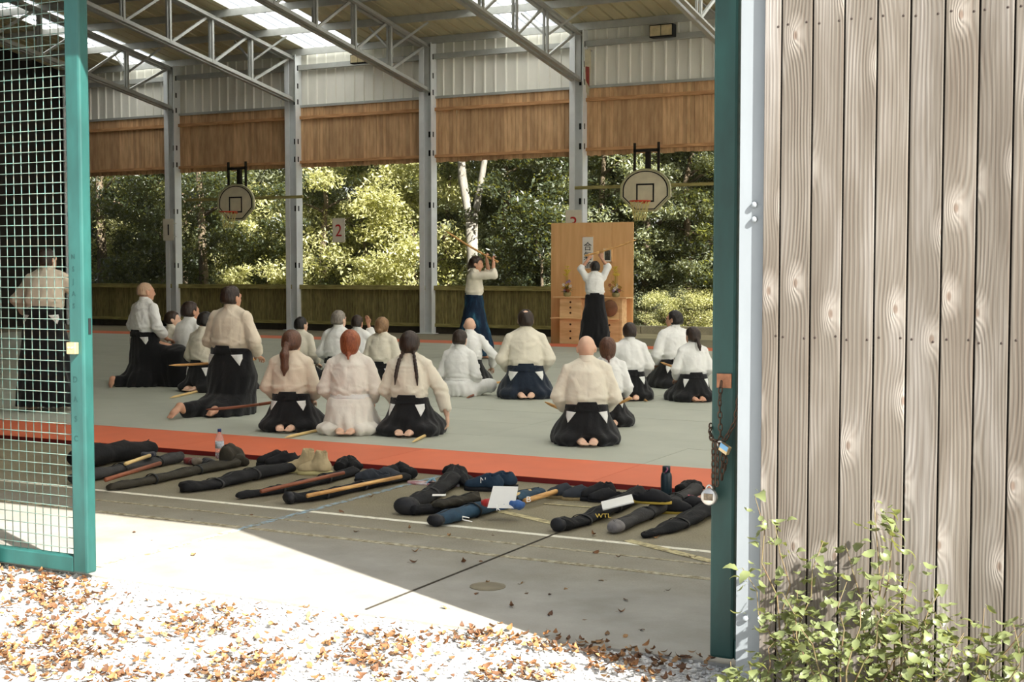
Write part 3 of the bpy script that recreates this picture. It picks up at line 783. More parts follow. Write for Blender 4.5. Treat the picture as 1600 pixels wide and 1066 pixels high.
def leaf_spot():
    # piles follow a few drifts along the entrance
    while True:
        u = rnd.uniform(0, 1150); v = rnd.uniform(880, 1066)
        edge = 905+(u-143)*0.1417
        if v < edge+(rnd.random()**2)*46: continue
        dens = 0.14+0.6*(math.sin(u*0.021+v*0.03)*math.sin(u*0.009-v*0.045+1.3) > 0.05)+0.4*(u < 130)
        if rnd.random() < dens: return ground(u, v)
def place_leaf(p, tilt=0.5, lift=0.006):
    o = link('fallen_leaf', rnd.choice(dry), None, None, (p[0], p[1], p[2]+lift))
    o.rotation_euler = (rnd.uniform(-tilt, tilt), rnd.uniform(-tilt, tilt), rnd.uniform(0, 6.28)); s_ = rnd.uniform(0.55, 0.95); o.scale = (s_, s_, s_)
    return o
for i in range(240):
    tag(place_leaf(leaf_spot()), 'dry brown leaf lying on the gravel outside the hall', 'leaf', 'fallen leaves on the gravel')
fl = [(210, 832), (235, 845), (300, 812), (300, 868), (395, 806), (560, 832), (655, 862), (700, 838), (770, 836), (748, 878), (935, 864), (962, 872), (1075, 872), (760, 912), (745, 927), (818, 912), (822, 926), (860, 931), (945, 908), (888, 920), (800, 950), (862, 960), (965, 957), (700, 952), (915, 970), (785, 976), (855, 985), (950, 990), (1000, 985), (890, 998), (975, 997), (530, 800), (575, 778), (1020, 842), (1015, 850), (930, 838), (1170//1, 842), (640, 828), (690, 805), (925, 775), (480, 808), (545, 768), (1040, 925), (980, 940), (725, 880), (640, 880)]
for (u, v) in fl:
    if u > 1105: continue
    p = ground(u, v); p = p if p[1] > 5.2 else ground(u, v)
    tag(place_leaf(p, 0.3, 0.004), 'dry brown leaf scattered on the concrete floor inside the gate', 'leaf', 'fallen leaves on the hall floor')
def leaf_carpet(n):
    L = []
    for i in range(n): L.append((leaf_spot(), rnd.uniform(0.4, 0.85)))
    for i in range(170): L.append((ground(rnd.uniform(860, 1150), 0) if False else np.array([-rnd.uniform(1.75, 2.9), 5.09+rnd.uniform(-0.14, 0.1), 0.0]), rnd.uniform(0.5, .9)))
    for i in range(120): L.append((np.array([rnd.uniform(-5.9, -5.0), rnd.uniform(4.7, 5.06), 0.0]), rnd.uniform(0.6, 1.)))
    base = np.array([tuple(v.co) for v in dry[0].vertices][:18], float)
    fc = np.array([tuple(p.vertices) for p in dry[0].polygons if len(p.vertices) == 4 and max(p.vertices) < 18])
    Vs, Fs = [], []
    for k, (p, s_) in enumerate(L):
        R = np.array(Euler((rnd.uniform(-.6, .6), rnd.uniform(-.6, .6), rnd.uniform(0, 6.28))).to_matrix())
        Vs.append((base*s_) @ R.T + np.array([p[0], p[1], rnd.uniform(0.001, 0.015)])); Fs.append(fc+k*18)
    return np_mesh('leaf_litter', np.concatenate(Vs), np.concatenate(Fs))
stuff(tag(link('leaf_litter', leaf_carpet(1500), M_dry), 'drifts of small dry brown leaves over the gravel', 'leaf litter'))

# ------------------------------------------------------------------ green shoots against the board wall
M_leafg = foliage_mat('fresh_shoot_leaf', srgb(50, 62, 42), srgb(98, 106, 68), 0.2)
M_stemg = simple('reddish_green_stem', srgb(92, 88, 56), 0.7, 0.3, 30, c2=srgb(86, 62, 46))
shoot_leaves = [leaf_mesh('shoot_leaf', L, W, c, 7, True, f, 0.25) for L, W, c, f in ((0.052, 0.034, 0.5, 0.2), (0.042, 0.027, 0.3, 0.35), (0.06, 0.04, -0.4, 0.25), (0.034, 0.021, 0.5, 0.4))]
for m_ in shoot_leaves: m_.materials.append(M_leafg)
def shrub(name, label, x, y, stems, n_leaf, spread, seed):
    r = random.Random(seed); e = empty(name, (x, y, 0)); tag(e, label, 'shrub', 'shoots along the board wall')
    paths = []
    for (dx, dy, h_) in stems:
        pts = [Vector((0, 0, 0))]
        for k in range(1, 8):
            t = k/7; pts.append(Vector((dx*t**1.4+r.uniform(-.02, .02), dy*t+r.uniform(-.02, .02), h_*t)))
        paths.append(pts)
        MB().tube(pts, [0.005*(1-0.75*k/7) for k in range(8)], 6).build('stem', M_stemg, e, True)
    for i in range(n_leaf):
        pts = r.choice(paths); t = (r.uniform(0.12, 1.0))*6.99; k = int(t); p = pts[k].lerp(pts[k+1], t-k)
        a = r.uniform(0, 6.28); out = r.uniform(0.01, spread)*(1.15-t/7*0.8)
        p = p+Vector((math.cos(a)*out, math.sin(a)*out*0.6, r.uniform(-0.03, 0.03)))
        if p.y+y > 4.61: p.y = 4.61-y-r.uniform(0, 0.04)
        if p.z < 0.02: p.z = 0.03
        o = link('leaf', r.choice(shoot_leaves), None, e, p)
        o.rotation_euler = (r.uniform(-0.9, 0.5), r.uniform(-.6, .6), a-math.pi/2+r.uniform(-.6, .6)); s_ = r.uniform(0.6, 1.15); o.scale = (s_, s_, s_)
    return e
def wall_x(u): return float(at_y(u, 900, 4.55)[0])
shrub('leafy_shoot', 'tall leafy shoot with bare tips reaching up beside the grey jamb', wall_x(1245), 4.5, [(-0.14, 0.0, 0.80), (-0.05, 0.03, 0.70), (0.08, 0, 0.66), (-0.17, -0.03, 0.55), (0.03, -0.05, 0.5)], 190, 0.12, 1)
shrub('leafy_shoot', 'leafy shoot with two twiggy tips in the middle of the wall bushes', wall_x(1385), 4.5, [(-0.03, 0.0, 0.82), (0.03, 0.02, 0.78), (-0.14, 0, 0.66), (0.10, -0.03, 0.62), (0.17, 0, 0.55), (0.0, -0.06, 0.6)], 280, 0.15, 2)
shrub('leafy_bush', 'dense low bush of small green leaves below the twiggy shoot', wall_x(1330), 4.38, [(-0.2, 0, 0.5), (0.0, 0.05, 0.55), (0.18, 0, 0.52), (-0.1, -0.1, 0.42), (0.3, 0.02, 0.45), (0.08, -0.06, 0.5)], 290, 0.17, 3)
shrub('leafy_bush', 'dense low bush of green leaves right of the twiggy shoot', wall_x(1440), 4.42, [(-0.12, 0, 0.48), (0.06, 0.03, 0.52), (0.16, 0, 0.42), (-0.02, -0.05, 0.4)], 220, 0.15, 7)
shrub('leafy_shoot', 'sprawling leafy shoot reaching right along the boards', wall_x(1500), 4.48, [(0.1, 0.02, 0.5), (0.24, 0.02, 0.52), (-0.08, 0, 0.5), (0.34, 0, 0.40), (0.02, -0.03, 0.42)], 190, 0.13, 4)
shrub('leafy_shoot', 'leafy shoot at the bottom right corner of the boards', wall_x(1590), 4.49, [(0.0, 0.0, 0.46), (0.2, 0.02, 0.55), (-0.12, 0, 0.4)], 130, 0.13, 5)
shrub('leafy_bush', 'low green sprig growing at the foot of the grey jamb', wall_x(1195), 4.40, [(-0.08, 0, 0.24), (0.08, 0.03, 0.34), (0.0, -0.05, 0.26)], 110, 0.11, 6)

# ------------------------------------------------------------------ trees behind the hall
def leaf_cloud(name, centers, radii, per, size, seed, squash=0.7, droop=0.0):
    g_ = np.random.default_rng(seed); n = len(centers)*per
    c = np.repeat(np.asarray(centers), per, 0); r_ = np.repeat(np.asarray(radii), per)
    d = g_.normal(size=(n, 3)); d /= np.linalg.norm(d, axis=1)[:, None]
    d *= (g_.random(n)**0.45*r_)[:, None]; d[:, 2] *= squash
    if droop: d[:, 2] -= droop*np.abs(g_.normal(size=n))*r_
    P = c+d
    nv = g_.normal(size=(n, 3))*0.75+np.array([0, 0, 0.8]); nv /= np.linalg.norm(nv, axis=1)[:, None]
    t = np.cross(nv, g_.normal(size=(n, 3))); t /= np.linalg.norm(t, axis=1)[:, None]; b = np.cross(nv, t)
    s = (size*g_.uniform(0.6, 1.3, n))[:, None]
    V = np.stack([P-t*s, P+b*s*0.42-nv*s*0.12, P+t*s, P-b*s*0.42-nv*s*0.12], 1).reshape(-1, 3)
    i = np.arange(n)*4
    F_ = np.stack([np.stack([i, i+1, i+2], 1), np.stack([i, i+2, i+3], 1)], 1).reshape(-1, 3)
    return np_mesh(name, V, F_, False)
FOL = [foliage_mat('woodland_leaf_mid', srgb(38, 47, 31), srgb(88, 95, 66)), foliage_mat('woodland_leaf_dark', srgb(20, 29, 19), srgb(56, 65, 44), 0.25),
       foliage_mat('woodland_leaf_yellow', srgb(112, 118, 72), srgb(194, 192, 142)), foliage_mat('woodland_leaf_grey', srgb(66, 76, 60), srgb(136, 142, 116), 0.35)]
M_bark = simple('grey_brown_bark', srgb(104, 92, 74), 0.9, 0.35, 6, (3, 3, 0.6), 0.7, 0.02)
M_palebark = simple('pale_smooth_bark', srgb(136, 132, 122), 0.9, 0.2, 4, (2, 2, 0.6), 0.5, 0.02, c2=srgb(102, 99, 88))
def crown(seed, H, R, z0, n, conic=False):
    g_ = random.Random(seed); C, Rr = [], []
    for i in range(n):
        z = z0+(H-z0)*g_.random()
        prof = (1-(z-z0)/(H-z0))**0.8 if conic else math.sqrt(max(0.05, 1-((z-(z0+H)/2)/((H-z0)/2))**2))
        a = g_.uniform(0, 6.28); rr = R*prof*(0.55+0.45*g_.random())
        C.append((rr*math.cos(a), rr*math.sin(a), z)); Rr.append(g_.uniform(0.35, 0.7))
    return C, Rr
fmesh = {}
for k, (H, R, z0, n, con, per, sz, dr) in enumerate([(7.5, 2.4, 0.5, 80, False, 240, 0.068, 0), (8.5, 2.2, 0.6, 80, True, 260, 0.06, 0.35), (4.2, 1.7, 0.1, 60, False, 240, 0.06, 0), (2.2, 1.3, 0.0, 36, False, 200, 0.05, 0), (9.0, 3.0, 3.5, 80, False, 180, 0.085, 0)]):
    C, Rr = crown(k+3, H, R, z0, n, con); fmesh[k] = [leaf_cloud('foliage', C, Rr, per, sz, k+20+j, 0.6, dr) for j in range(1)][0]
fcopies = {}
def foliage_of(k, mi):
    if (k, mi) not in fcopies:
        me = fmesh[k].copy(); me.materials.clear(); me.materials.append(FOL[mi]); fcopies[(k, mi)] = me
    return fcopies[(k, mi)]
def tree(name, label, cat, x, y, k, mi, s=1.0, trunk=None, group=None, pale=False):
    e = empty(name, (x, y, -0.03), rnd.uniform(0, 6.28)); tag(e, label, cat, group)
    H = {0: 6.5, 1: 8, 2: 3, 3: 1.4, 4: 7.5}[k]*s
    r0 = (0.16 if k in (0, 1, 4) else 0.05)*s
    pts = [(rnd.uniform(-.1, .1)*i*0.3, rnd.uniform(-.1, .1)*i*0.3, H*i/6) for i in range(7)]
    MB().tube(pts, [r0*(1-0.12*i) for i in range(7)], 8).build('trunk', M_palebark if pale else M_bark, e, True)
    for j in range(5):
        a = rnd.uniform(0, 6.28); z = H*rnd.uniform(0.3, 0.8); L = rnd.uniform(0.8, 1.6)*s
        MB().tube([(0, 0, z), (math.cos(a)*L*0.5, math.sin(a)*L*0.5, z+L*0.25), (math.cos(a)*L, math.sin(a)*L, z+L*0.4)], [r0*0.35, r0*0.25, r0*0.1], 6).build('branch', M_bark, e, True)
    f = stuff(link('foliage', foliage_of(k, mi), None, e)); f.scale = (s, s, s)
    return e
G = 'trees behind the hall'
def tx(u, Y): return float(at_y(u, 400, Y)[0])
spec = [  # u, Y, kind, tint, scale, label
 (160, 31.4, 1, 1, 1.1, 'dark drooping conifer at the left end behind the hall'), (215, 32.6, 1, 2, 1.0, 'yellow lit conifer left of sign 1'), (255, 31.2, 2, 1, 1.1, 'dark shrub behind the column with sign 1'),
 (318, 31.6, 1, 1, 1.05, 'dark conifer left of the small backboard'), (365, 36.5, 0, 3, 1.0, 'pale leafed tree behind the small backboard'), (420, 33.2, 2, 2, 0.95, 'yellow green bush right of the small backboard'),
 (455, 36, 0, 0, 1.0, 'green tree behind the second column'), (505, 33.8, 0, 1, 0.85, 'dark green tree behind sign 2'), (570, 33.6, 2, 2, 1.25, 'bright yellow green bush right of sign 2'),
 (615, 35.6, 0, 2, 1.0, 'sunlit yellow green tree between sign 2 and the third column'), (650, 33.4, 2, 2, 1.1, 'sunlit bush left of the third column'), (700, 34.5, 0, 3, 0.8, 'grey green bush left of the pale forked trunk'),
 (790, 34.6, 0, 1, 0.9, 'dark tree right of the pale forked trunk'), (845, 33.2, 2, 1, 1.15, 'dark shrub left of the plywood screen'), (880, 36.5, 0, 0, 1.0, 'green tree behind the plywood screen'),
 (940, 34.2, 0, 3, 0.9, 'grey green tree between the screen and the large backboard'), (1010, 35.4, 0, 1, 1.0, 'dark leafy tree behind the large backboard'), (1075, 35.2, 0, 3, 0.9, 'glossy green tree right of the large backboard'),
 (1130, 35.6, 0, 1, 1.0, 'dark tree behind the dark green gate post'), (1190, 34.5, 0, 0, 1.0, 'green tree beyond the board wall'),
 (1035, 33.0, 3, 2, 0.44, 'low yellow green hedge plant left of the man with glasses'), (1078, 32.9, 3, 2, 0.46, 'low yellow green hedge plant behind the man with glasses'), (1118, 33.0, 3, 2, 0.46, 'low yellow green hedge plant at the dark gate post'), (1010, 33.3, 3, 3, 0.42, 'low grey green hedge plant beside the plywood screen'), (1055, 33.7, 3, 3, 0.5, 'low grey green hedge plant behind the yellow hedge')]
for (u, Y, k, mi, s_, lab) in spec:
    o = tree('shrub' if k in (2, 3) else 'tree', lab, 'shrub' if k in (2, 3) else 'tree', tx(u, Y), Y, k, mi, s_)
for i in range(17):
    x_ = -42+i*2.7; tree('woodland_tree', 'tall tree in the dense wood far behind the hall', 'tree', x_+rnd.uniform(-.6, .6), 40+rnd.uniform(-1.5, 2.5), 0 if i % 3 else 1, rnd.choice((0, 1, 1, 3)), 1.35, group='far trees of the wood')
for i in range(15):
    x_ = -46+i*3.2; tree('woodland_tree', 'tall tree in the dense wood far behind the hall', 'tree', x_, 46+rnd.uniform(-1, 2), 0, 1, 1.8, group='far trees of the wood')
# pale forked trunk
ft = empty('forked_tree', (tx(737, 33.0), 33.0, -0.03)); tag(ft, 'pale grey forked tree trunk behind the swordsman facing right', 'tree')
MB().tube([(0.05, 0, 0), (0.0, 0, 1.0), (0.02, 0, 2.0), (0.0, 0, 2.9)], [0.2, 0.17, 0.16, 0.17], 12).build('trunk', M_palebark, ft, True)
MB().tube([(0.0, 0, 2.7), (-0.12, 0, 3.2), (-0.3, 0, 4.2), (-0.36, 0, 5.4), (-0.3, 0.2, 7)], [0.14, 0.12, 0.12, 0.11, 0.05], 10).build('limb', M_palebark, ft, True)
MB().tube([(0.02, 0, 2.7), (0.14, 0, 3.2), (0.3, 0, 4.0), (0.46, 0, 4.9), (0.5, 0.1, 7)], [0.12, 0.1, 0.09, 0.085, 0.04], 10).build('limb', M_palebark, ft, True)
MB().tube([(-0.22, 0, 3.7), (-0.36, 0, 3.95), (-0.42, 0, 4.2)], [0.06, 0.05, 0.03], 8).build('branch_stub', M_palebark, ft, True)
f = stuff(link('foliage', foliage_of(4, 3), None, ft)); f.location = (0, 0.8, 1.5)
# stone kerb behind the open bay
kb = empty('stone_kerb', (-10.5, 30.9, 0)); tag(kb, 'low pale stone kerb in front of the hedge', 'kerb')
for i in range(8):
    MB().box((-4+i*1.0+0.01, -0.1, -0.02), (-4+i*1.0+0.99, 0.1, 0.19)).build('kerb_stone', simple('pale_kerb_stone', srgb(176, 170, 146), 0.9, 0.2, 6), kb, bevel=0.015)
struct(MB().box((-15, 28.65, -0.06), (8, 30.8, -0.005)).build('ground_back_path', simple('sandy_path', srgb(170, 158, 122), 0.9, 0.2, 2)))
for (u, Y, s_, lab) in ((120, 32.0, 1.15, 'dark conifer hidden behind the turquoise gate post'), (60, 32.5, 1.2, 'dark conifer behind the mesh of the turquoise gate'), (185, 34.5, 1.3, 'tall dark conifer in the second row at far left'), (285, 34.8, 1.25, 'tall dark conifer in the second row right of sign 1')):
    tree('tree', lab, 'tree', tx(u, Y), Y, 1, 1, s_)
# ------------------------------------------------------------------ people
M_skin = simple('skin_fair', srgb(226, 186, 160), 0.5, 0.1, 14, bstr=0.05, extra={'Subsurface Weight': 0.08, 'Subsurface Radius': (0.01, 0.004, 0.002)})
M_skin2 = simple('skin_ruddy', srgb(208, 158, 130), 0.5, 0.12, 14, bstr=0.05, extra={'Subsurface Weight': 0.08, 'Subsurface Radius': (0.01, 0.004, 0.002)})
GI_W = cloth('white_cotton_gi', srgb(240, 240, 236), 0.3); GI_C = cloth('cream_cotton_gi', srgb(232, 225, 206), 0.3); GI_T = cloth('warm_cream_cotton_gi', srgb(226, 212, 190), 0.3)
HK_B = cloth('black_hakama_cloth', srgb(20, 20, 22), 0.4, 0.85); HK_N = cloth('navy_hakama_cloth', srgb(28, 38, 52), 0.4, 0.85)
def faded_hakama():
    t = NT('faded_blue_hakama_cloth'); n = t.noise(t.coords((2, 2, 0.8)), 4.5, 4)
    col = t.ramp(n, [(0.4, srgb(26, 38, 56)), (0.56, srgb(34, 62, 84)), (0.72, srgb(66, 122, 142))])
    t.bsdf(col, 0.85, 0, t.noise(t.coords((1, 1, .4)), 18, 3), 0.5, 0.02, 0.15); return t.m
HK_F = faded_hakama()
def hair_mat(name, c, c2):
    t = NT(name); v = t.coords((1, 1, 0.18))
    n = t.noise(v, 120, 3); b = t.noise(t.coords(), 9, 3)
    col = t.ramp(t.math('ADD', t.math('MULTIPLY', n, 0.6), t.math('MULTIPLY', b, 0.4)), [(0.35, c), (0.65, c2)])
    t.bsdf(col, 0.42, 0, n, 0.6, 0.004, 0.4); return t.m
HAIR = {'black': hair_mat('black_hair', srgb(20, 17, 16), srgb(44, 38, 34)), 'dark': hair_mat('dark_brown_hair', srgb(32, 24, 20), srgb(66, 50, 40)), 'brown': hair_mat('brown_hair', srgb(66, 42, 32), srgb(112, 76, 56)),
        'red': hair_mat('red_hair', srgb(112, 56, 34), srgb(168, 98, 62)), 'blond': hair_mat('blond_hair', srgb(108, 80, 54), srgb(164, 130, 94)), 'grey': hair_mat('grey_hair', srgb(92, 84, 76), srgb(160, 152, 140)), 'stubble': hair_mat('pale_stubble', srgb(178, 146, 118), srgb(206, 174, 146))}
def warp_noise(seed, amp, freq, stretch=(1, 1, 1)):
    g_ = np.random.default_rng(seed); K = (g_.normal(size=(6, 3))*freq*np.array(stretch)).astype(np.float32); ph = g_.uniform(0, 6.28, 6)
    def f(P):
        w = np.sin(P @ K[0]*0.5+ph[0])+np.sin(P @ K[1]*0.5+ph[1])
        s = np.sin(P @ K[2]+ph[2]+1.6*w)+0.7*np.sin(P @ K[3]*1.5+ph[3]+1.2*w)+0.4*np.sin(P @ K[4]*2.3+ph[4]+w)
        return (amp*s/1.6).astype(np.float32)
    return f
def crease_noise(seed, amp, zw, bz):
    # sharp fabric creases: fan out from the armpits and gather above the waist
    g_ = np.random.default_rng(seed); a0 = g_.uniform(0, 6.28, 6); K1 = (g_.normal(size=(3, 3))*9).astype(np.float32)
    def f(P):
        w = np.sin(P @ K1[0]+a0[0])+np.sin(P @ K1[1]+a0[1])
        sx = np.sign(P[:, 0]+1e-6); ax = np.abs(P[:, 0])
        dx = ax-0.19; dz = P[:, 2]-(0.66+bz); ang = np.arctan2(dz, dx); r = np.sqrt(dx*dx+dz*dz)
        c1 = 1-np.abs(np.sin(ang*3.2+0.9*w+a0[2]*sx)); m1 = np.exp(-((r-0.12)/0.11)**2)
        q = (P[:, 2]-(zw+0.09))/0.07
        c2 = 1-np.abs(np.sin(P[:, 2]*42+P[:, 0]*sx*9+1.2*w+a0[3])); m2 = np.exp(-q*q)
        c3 = 1-np.abs(np.sin(P[:, 0]*19+1.5*w+a0[4]))
        return (-amp*(c1**3*m1+0.9*c2**3*m2+0.45*c3**4)).astype(np.float32)
    return f
def head_prims(S, hz, R, piv, hw=1.0):
    A = lambda pr, k=0.015: S.add(xf(pr, R, piv), k); B = lambda pr, k=0.008: S.sub(xf(pr, R, piv), k)
    A(ellipsoid((0, -0.006, hz+0.008), (0.074*hw, 0.094, 0.090)), 0.02)
    A(ellipsoid((0, 0.030, hz-0.045), (0.060*hw, 0.068, 0.070)), 0.03)
    A(ellipsoid((0, 0.066, hz-0.092), (0.026, 0.026, 0.020)), 0.02)          # chin
    A(capsule((0, 0.092, hz+0.0), (0, 0.108, hz-0.036), 0.010, 0.014), 0.012)  # nose
    A(ellipsoid((0, 0.082, hz+0.018), (0.05, 0.018, 0.012)), 0.012)            # brow
    for s in (-1, 1):
        B(ellipsoid((s*0.030, 0.100, hz+0.002), (0.017, 0.013, 0.010)))
        A(ellipsoid((s*0.030, 0.086, hz+0.001), (0.012, 0.010, 0.009)), 0.003)
        A(ellipsoid((s*0.078*hw, -0.006, hz-0.018), (0.010, 0.020, 0.034), rotm(12, 0, s*18)), 0.006)
        B(ellipsoid((s*0.086*hw, -0.002, hz-0.014), (0.004, 0.009, 0.016)), 0.004)
    A(ellipsoid((0, 0.090, hz-0.058), (0.024, 0.012, 0.008)), 0.006)
    B(capsule((-0.02, 0.103, hz-0.058), (0.02, 0.103, hz-0.058), 0.0025, 0.0025), 0.003)
def hand(S, w, d, up, side, grip=False):
    w = np.array(w, float); d = np.array(d, float); d /= np.linalg.norm(d); up = np.array(up, float); up -= d*(up @ d); up /= np.linalg.norm(up); x = np.cross(d, up)
    pc = w+d*0.05
    R = np.stack([x, d, up], 1)
    S.add(ellipsoid(pc, (0.042, 0.052, 0.018), R), 0.012)
    for i, (o, L) in enumerate(((-0.030, 0.062), (-0.010, 0.074), (0.011, 0.070), (0.030, 0.056))):
        k0 = w+d*0.088+x*o; c = -up if not grip else -up
        b1 = 0.35 if not grip else 1.2
        k1 = k0+(d*math.cos(b1)+c*math.sin(b1))*L*0.5; b2 = b1+(0.5 if not grip else 1.3)
        k2 = k1+(d*math.cos(b2)+c*math.sin(b2))*L*0.5
        S.add(capsule(k0, k1, 0.0095, 0.0088), 0.005); S.add(capsule(k1, k2, 0.0088, 0.0075), 0.004)
    t0 = w+d*0.025-x*side*0.030; t1 = t0+d*0.035-x*side*0.025-up*0.01; t2 = t1+d*0.028-up*0.012+(x*side*0.012 if grip else 0)
    S.add(capsule(t0, t1, 0.013, 0.011), 0.01); S.add(capsule(t1, t2, 0.011, 0.009), 0.004)
def foot(S, ank, toe, sole_up):
    a = np.array(ank, float); t = np.array(toe, float); d = (t-a); L = np.linalg.norm(d); d /= L
    x = np.cross(d, [0, 0, 1.0]); x /= np.linalg.norm(x); n = np.cross(x, d)
    S.add(capsule(a, a+d*L*0.55, 0.036, 0.034), 0.02); S.add(ellipsoid(a-d*0.015, (0.034, 0.04, 0.034)), 0.02)
    for i, (o, l, r_) in enumerate(((-0.032, 0.30, 0.0125), (-0.015, 0.34, 0.010), (0.0, 0.33, 0.0095), (0.014, 0.30, 0.009), (0.027, 0.25, 0.0085))):
        p = a+d*L*0.62+x*o
        S.add(capsule(a+d*L*0.35+x*o*0.7, p, 0.02, 0.014), 0.015); S.add(capsule(p, a+d*L*(0.72+l*0.8)+x*o*1.05, r_, r_*0.9), 0.004)
def hair_sdf(kind, hz, R, piv, seed):
    S = SDF(); A = lambda pr, k=0.015: S.add(xf(pr, R, piv), k); C = lambda pr, k=0.006: S.cut(xf(pr, R, piv), k); B = lambda pr, k=0.006: S.sub(xf(pr, R, piv), k)
    big = 0.012 if kind in ('short', 'thin', 'crown', 'stubble') else 0.018
    if kind == 'stubble': big = 0.004
    A(ellipsoid((0, -0.010, hz+0.010), (0.074+big, 0.094+big, 0.090+big)))
    low = {'short': -0.045, 'thin': -0.045, 'crown': -0.05, 'stubble': -0.03}.get(kind, -0.075)
    A(ellipsoid((0, -0.045, hz-0.035+(0.0 if kind != 'bob' else -0.02)), (0.066+big*0.7, 0.052+big*0.7, 0.055+(0.02 if kind == 'bob' else 0))), 0.03)
    # face opening, nape line and ears
    B(rbox((0, 0.135, hz-0.062), (0.2, 0.115, 0.105), 0.02, rotm(-14, 0, 0)), 0.012)
    if kind not in ('bob', 'bun', 'pony', 'braids'):
        B(rbox((0, -0.05, hz+low-0.1), (0.2, 0.2, 0.075), 0.01, rotm(-12, 0, 0)), 0.01)
        for s in (-1, 1): B(ellipsoid((s*0.095, 0.01, hz-0.03), (0.032, 0.034, 0.045)), 0.008)
    if kind == 'crown': B(ellipsoid((0, -0.062, hz+0.115), (0.040, 0.048, 0.045)), 0.008)
    if kind == 'thin': B(ellipsoid((0, -0.035, hz+0.125), (0.03, 0.04, 0.04)), 0.01)
    if kind == 'bun': A(ellipsoid((0, -0.100, hz-0.065), (0.045, 0.035, 0.036)), 0.012)
    if kind == 'pony':
        A(ellipsoid((0, -0.108, hz-0.035), (0.030, 0.026, 0.026)), 0.01)
        A(capsule((0, -0.115, hz-0.04), (0.004, -0.155, hz-0.13), 0.028, 0.042), 0.02); A(capsule((0.004, -0.155, hz-0.13), (0.008, -0.15, hz-0.25), 0.042, 0.034), 0.02); A(capsule((0.008, -0.15, hz-0.25), (0.0, -0.145, hz-0.32), 0.034, 0.010), 0.02)
    if kind == 'bob': A(ellipsoid((0, -0.098, hz-0.105), (0.022, 0.018, 0.022)), 0.01); A(capsule((0, -0.105, hz-0.11), (0.006, -0.125, hz-0.15), 0.016, 0.008), 0.008)
    if kind == 'smallpony': A(capsule((0, -0.105, hz-0.05), (0.006, -0.145, hz-0.13), 0.024, 0.022), 0.02); A(capsule((0.006, -0.145, hz-0.13), (0.02, -0.14, hz-0.19), 0.022, 0.008), 0.02)
    if kind == 'tied': A(ellipsoid((0, -0.1, hz-0.03), (0.05, 0.03, 0.05)), 0.02); A(capsule((0, -0.10, hz-0.05), (0, -0.115, hz-0.11), 0.03, 0.012), 0.02)
    if kind == 'braids':
        for s in (-1, 1):
            pts = [(s*0.05, -0.075, hz-0.08), (s*0.072, -0.105, hz-0.15), (s*0.085, -0.125, hz-0.21), (s*0.095, -0.135, hz-0.27), (s*0.10, -0.14, hz-0.32)]
            for a, b in zip(pts, pts[1:]):
                for q in range(2):
                    t = q/2; c = [a[i]*(1-t)+b[i]*t for i in range(3)]; S.add(xf(ellipsoid(c, (0.017, 0.016, 0.024)), R, piv), 0.006)
            S.add(xf(capsule(pts[-1], (s*0.103, -0.14, hz-0.37), 0.012, 0.006), R, piv), 0.006)
    S.disp = warp_noise(seed, 0.0022, 55, (1.6, 1.6, 0.3))
    return S
def patch(name, S, poly, m, parent, off=0.006, y0=-0.9, thick=0.004, step=0.012, sgn=1):
    # a cloth patch laid on the surface, seen from behind: polygon in (x, z) pressed forward onto the surface
    poly = np.array(poly); lo = poly.min(0); hi = poly.max(0)
    nx = max(2, int((hi[0]-lo[0])/step)); nz = max(2, int((hi[1]-lo[1])/step))
    bm = bmesh.new(); face = bm.faces.new([bm.verts.new((x, 0, z)) for x, z in poly])
    for ax_, n, l, h in ((0, nx, lo[0], hi[0]), (2, nz, lo[1], hi[1])):
        for i in range(1, n):
            c = l+(h-l)*i/n; co = (c, 0, 0) if ax_ == 0 else (0, 0, c); no = (1, 0, 0) if ax_ == 0 else (0, 0, 1)
            bmesh.ops.bisect_plane(bm, geom=bm.verts[:]+bm.edges[:]+bm.faces[:], plane_co=co, plane_no=no)
    vs_ = list(bm.verts); ys = np.linspace(y0*sgn, 0.2*sgn, 120)
    P = np.array([[v.co.x, y, v.co.z] for v in vs_ for y in ys]); D = S.eval(P).reshape(len(vs_), 120)
    for v, d in zip(vs_, D):
        k = np.argmax(d < off); y = ys[k] if d[k] < off else -0.02*sgn
        if k > 0 and d[k] < off: t = (d[k-1]-off)/(d[k-1]-d[k]+1e-9); y = ys[k-1]+(ys[k]-ys[k-1])*t
        v.co.y = y
    me = bpy.data.meshes.new(name); bm.to_mesh(me); bm.free()
    me.polygons.foreach_set('use_smooth', [True]*len(me.polygons))
    o = link(name, me, m, parent); md = o.modifiers.new('thick', 'SOLIDIFY'); md.thickness = thick; md.offset = 0
    return o

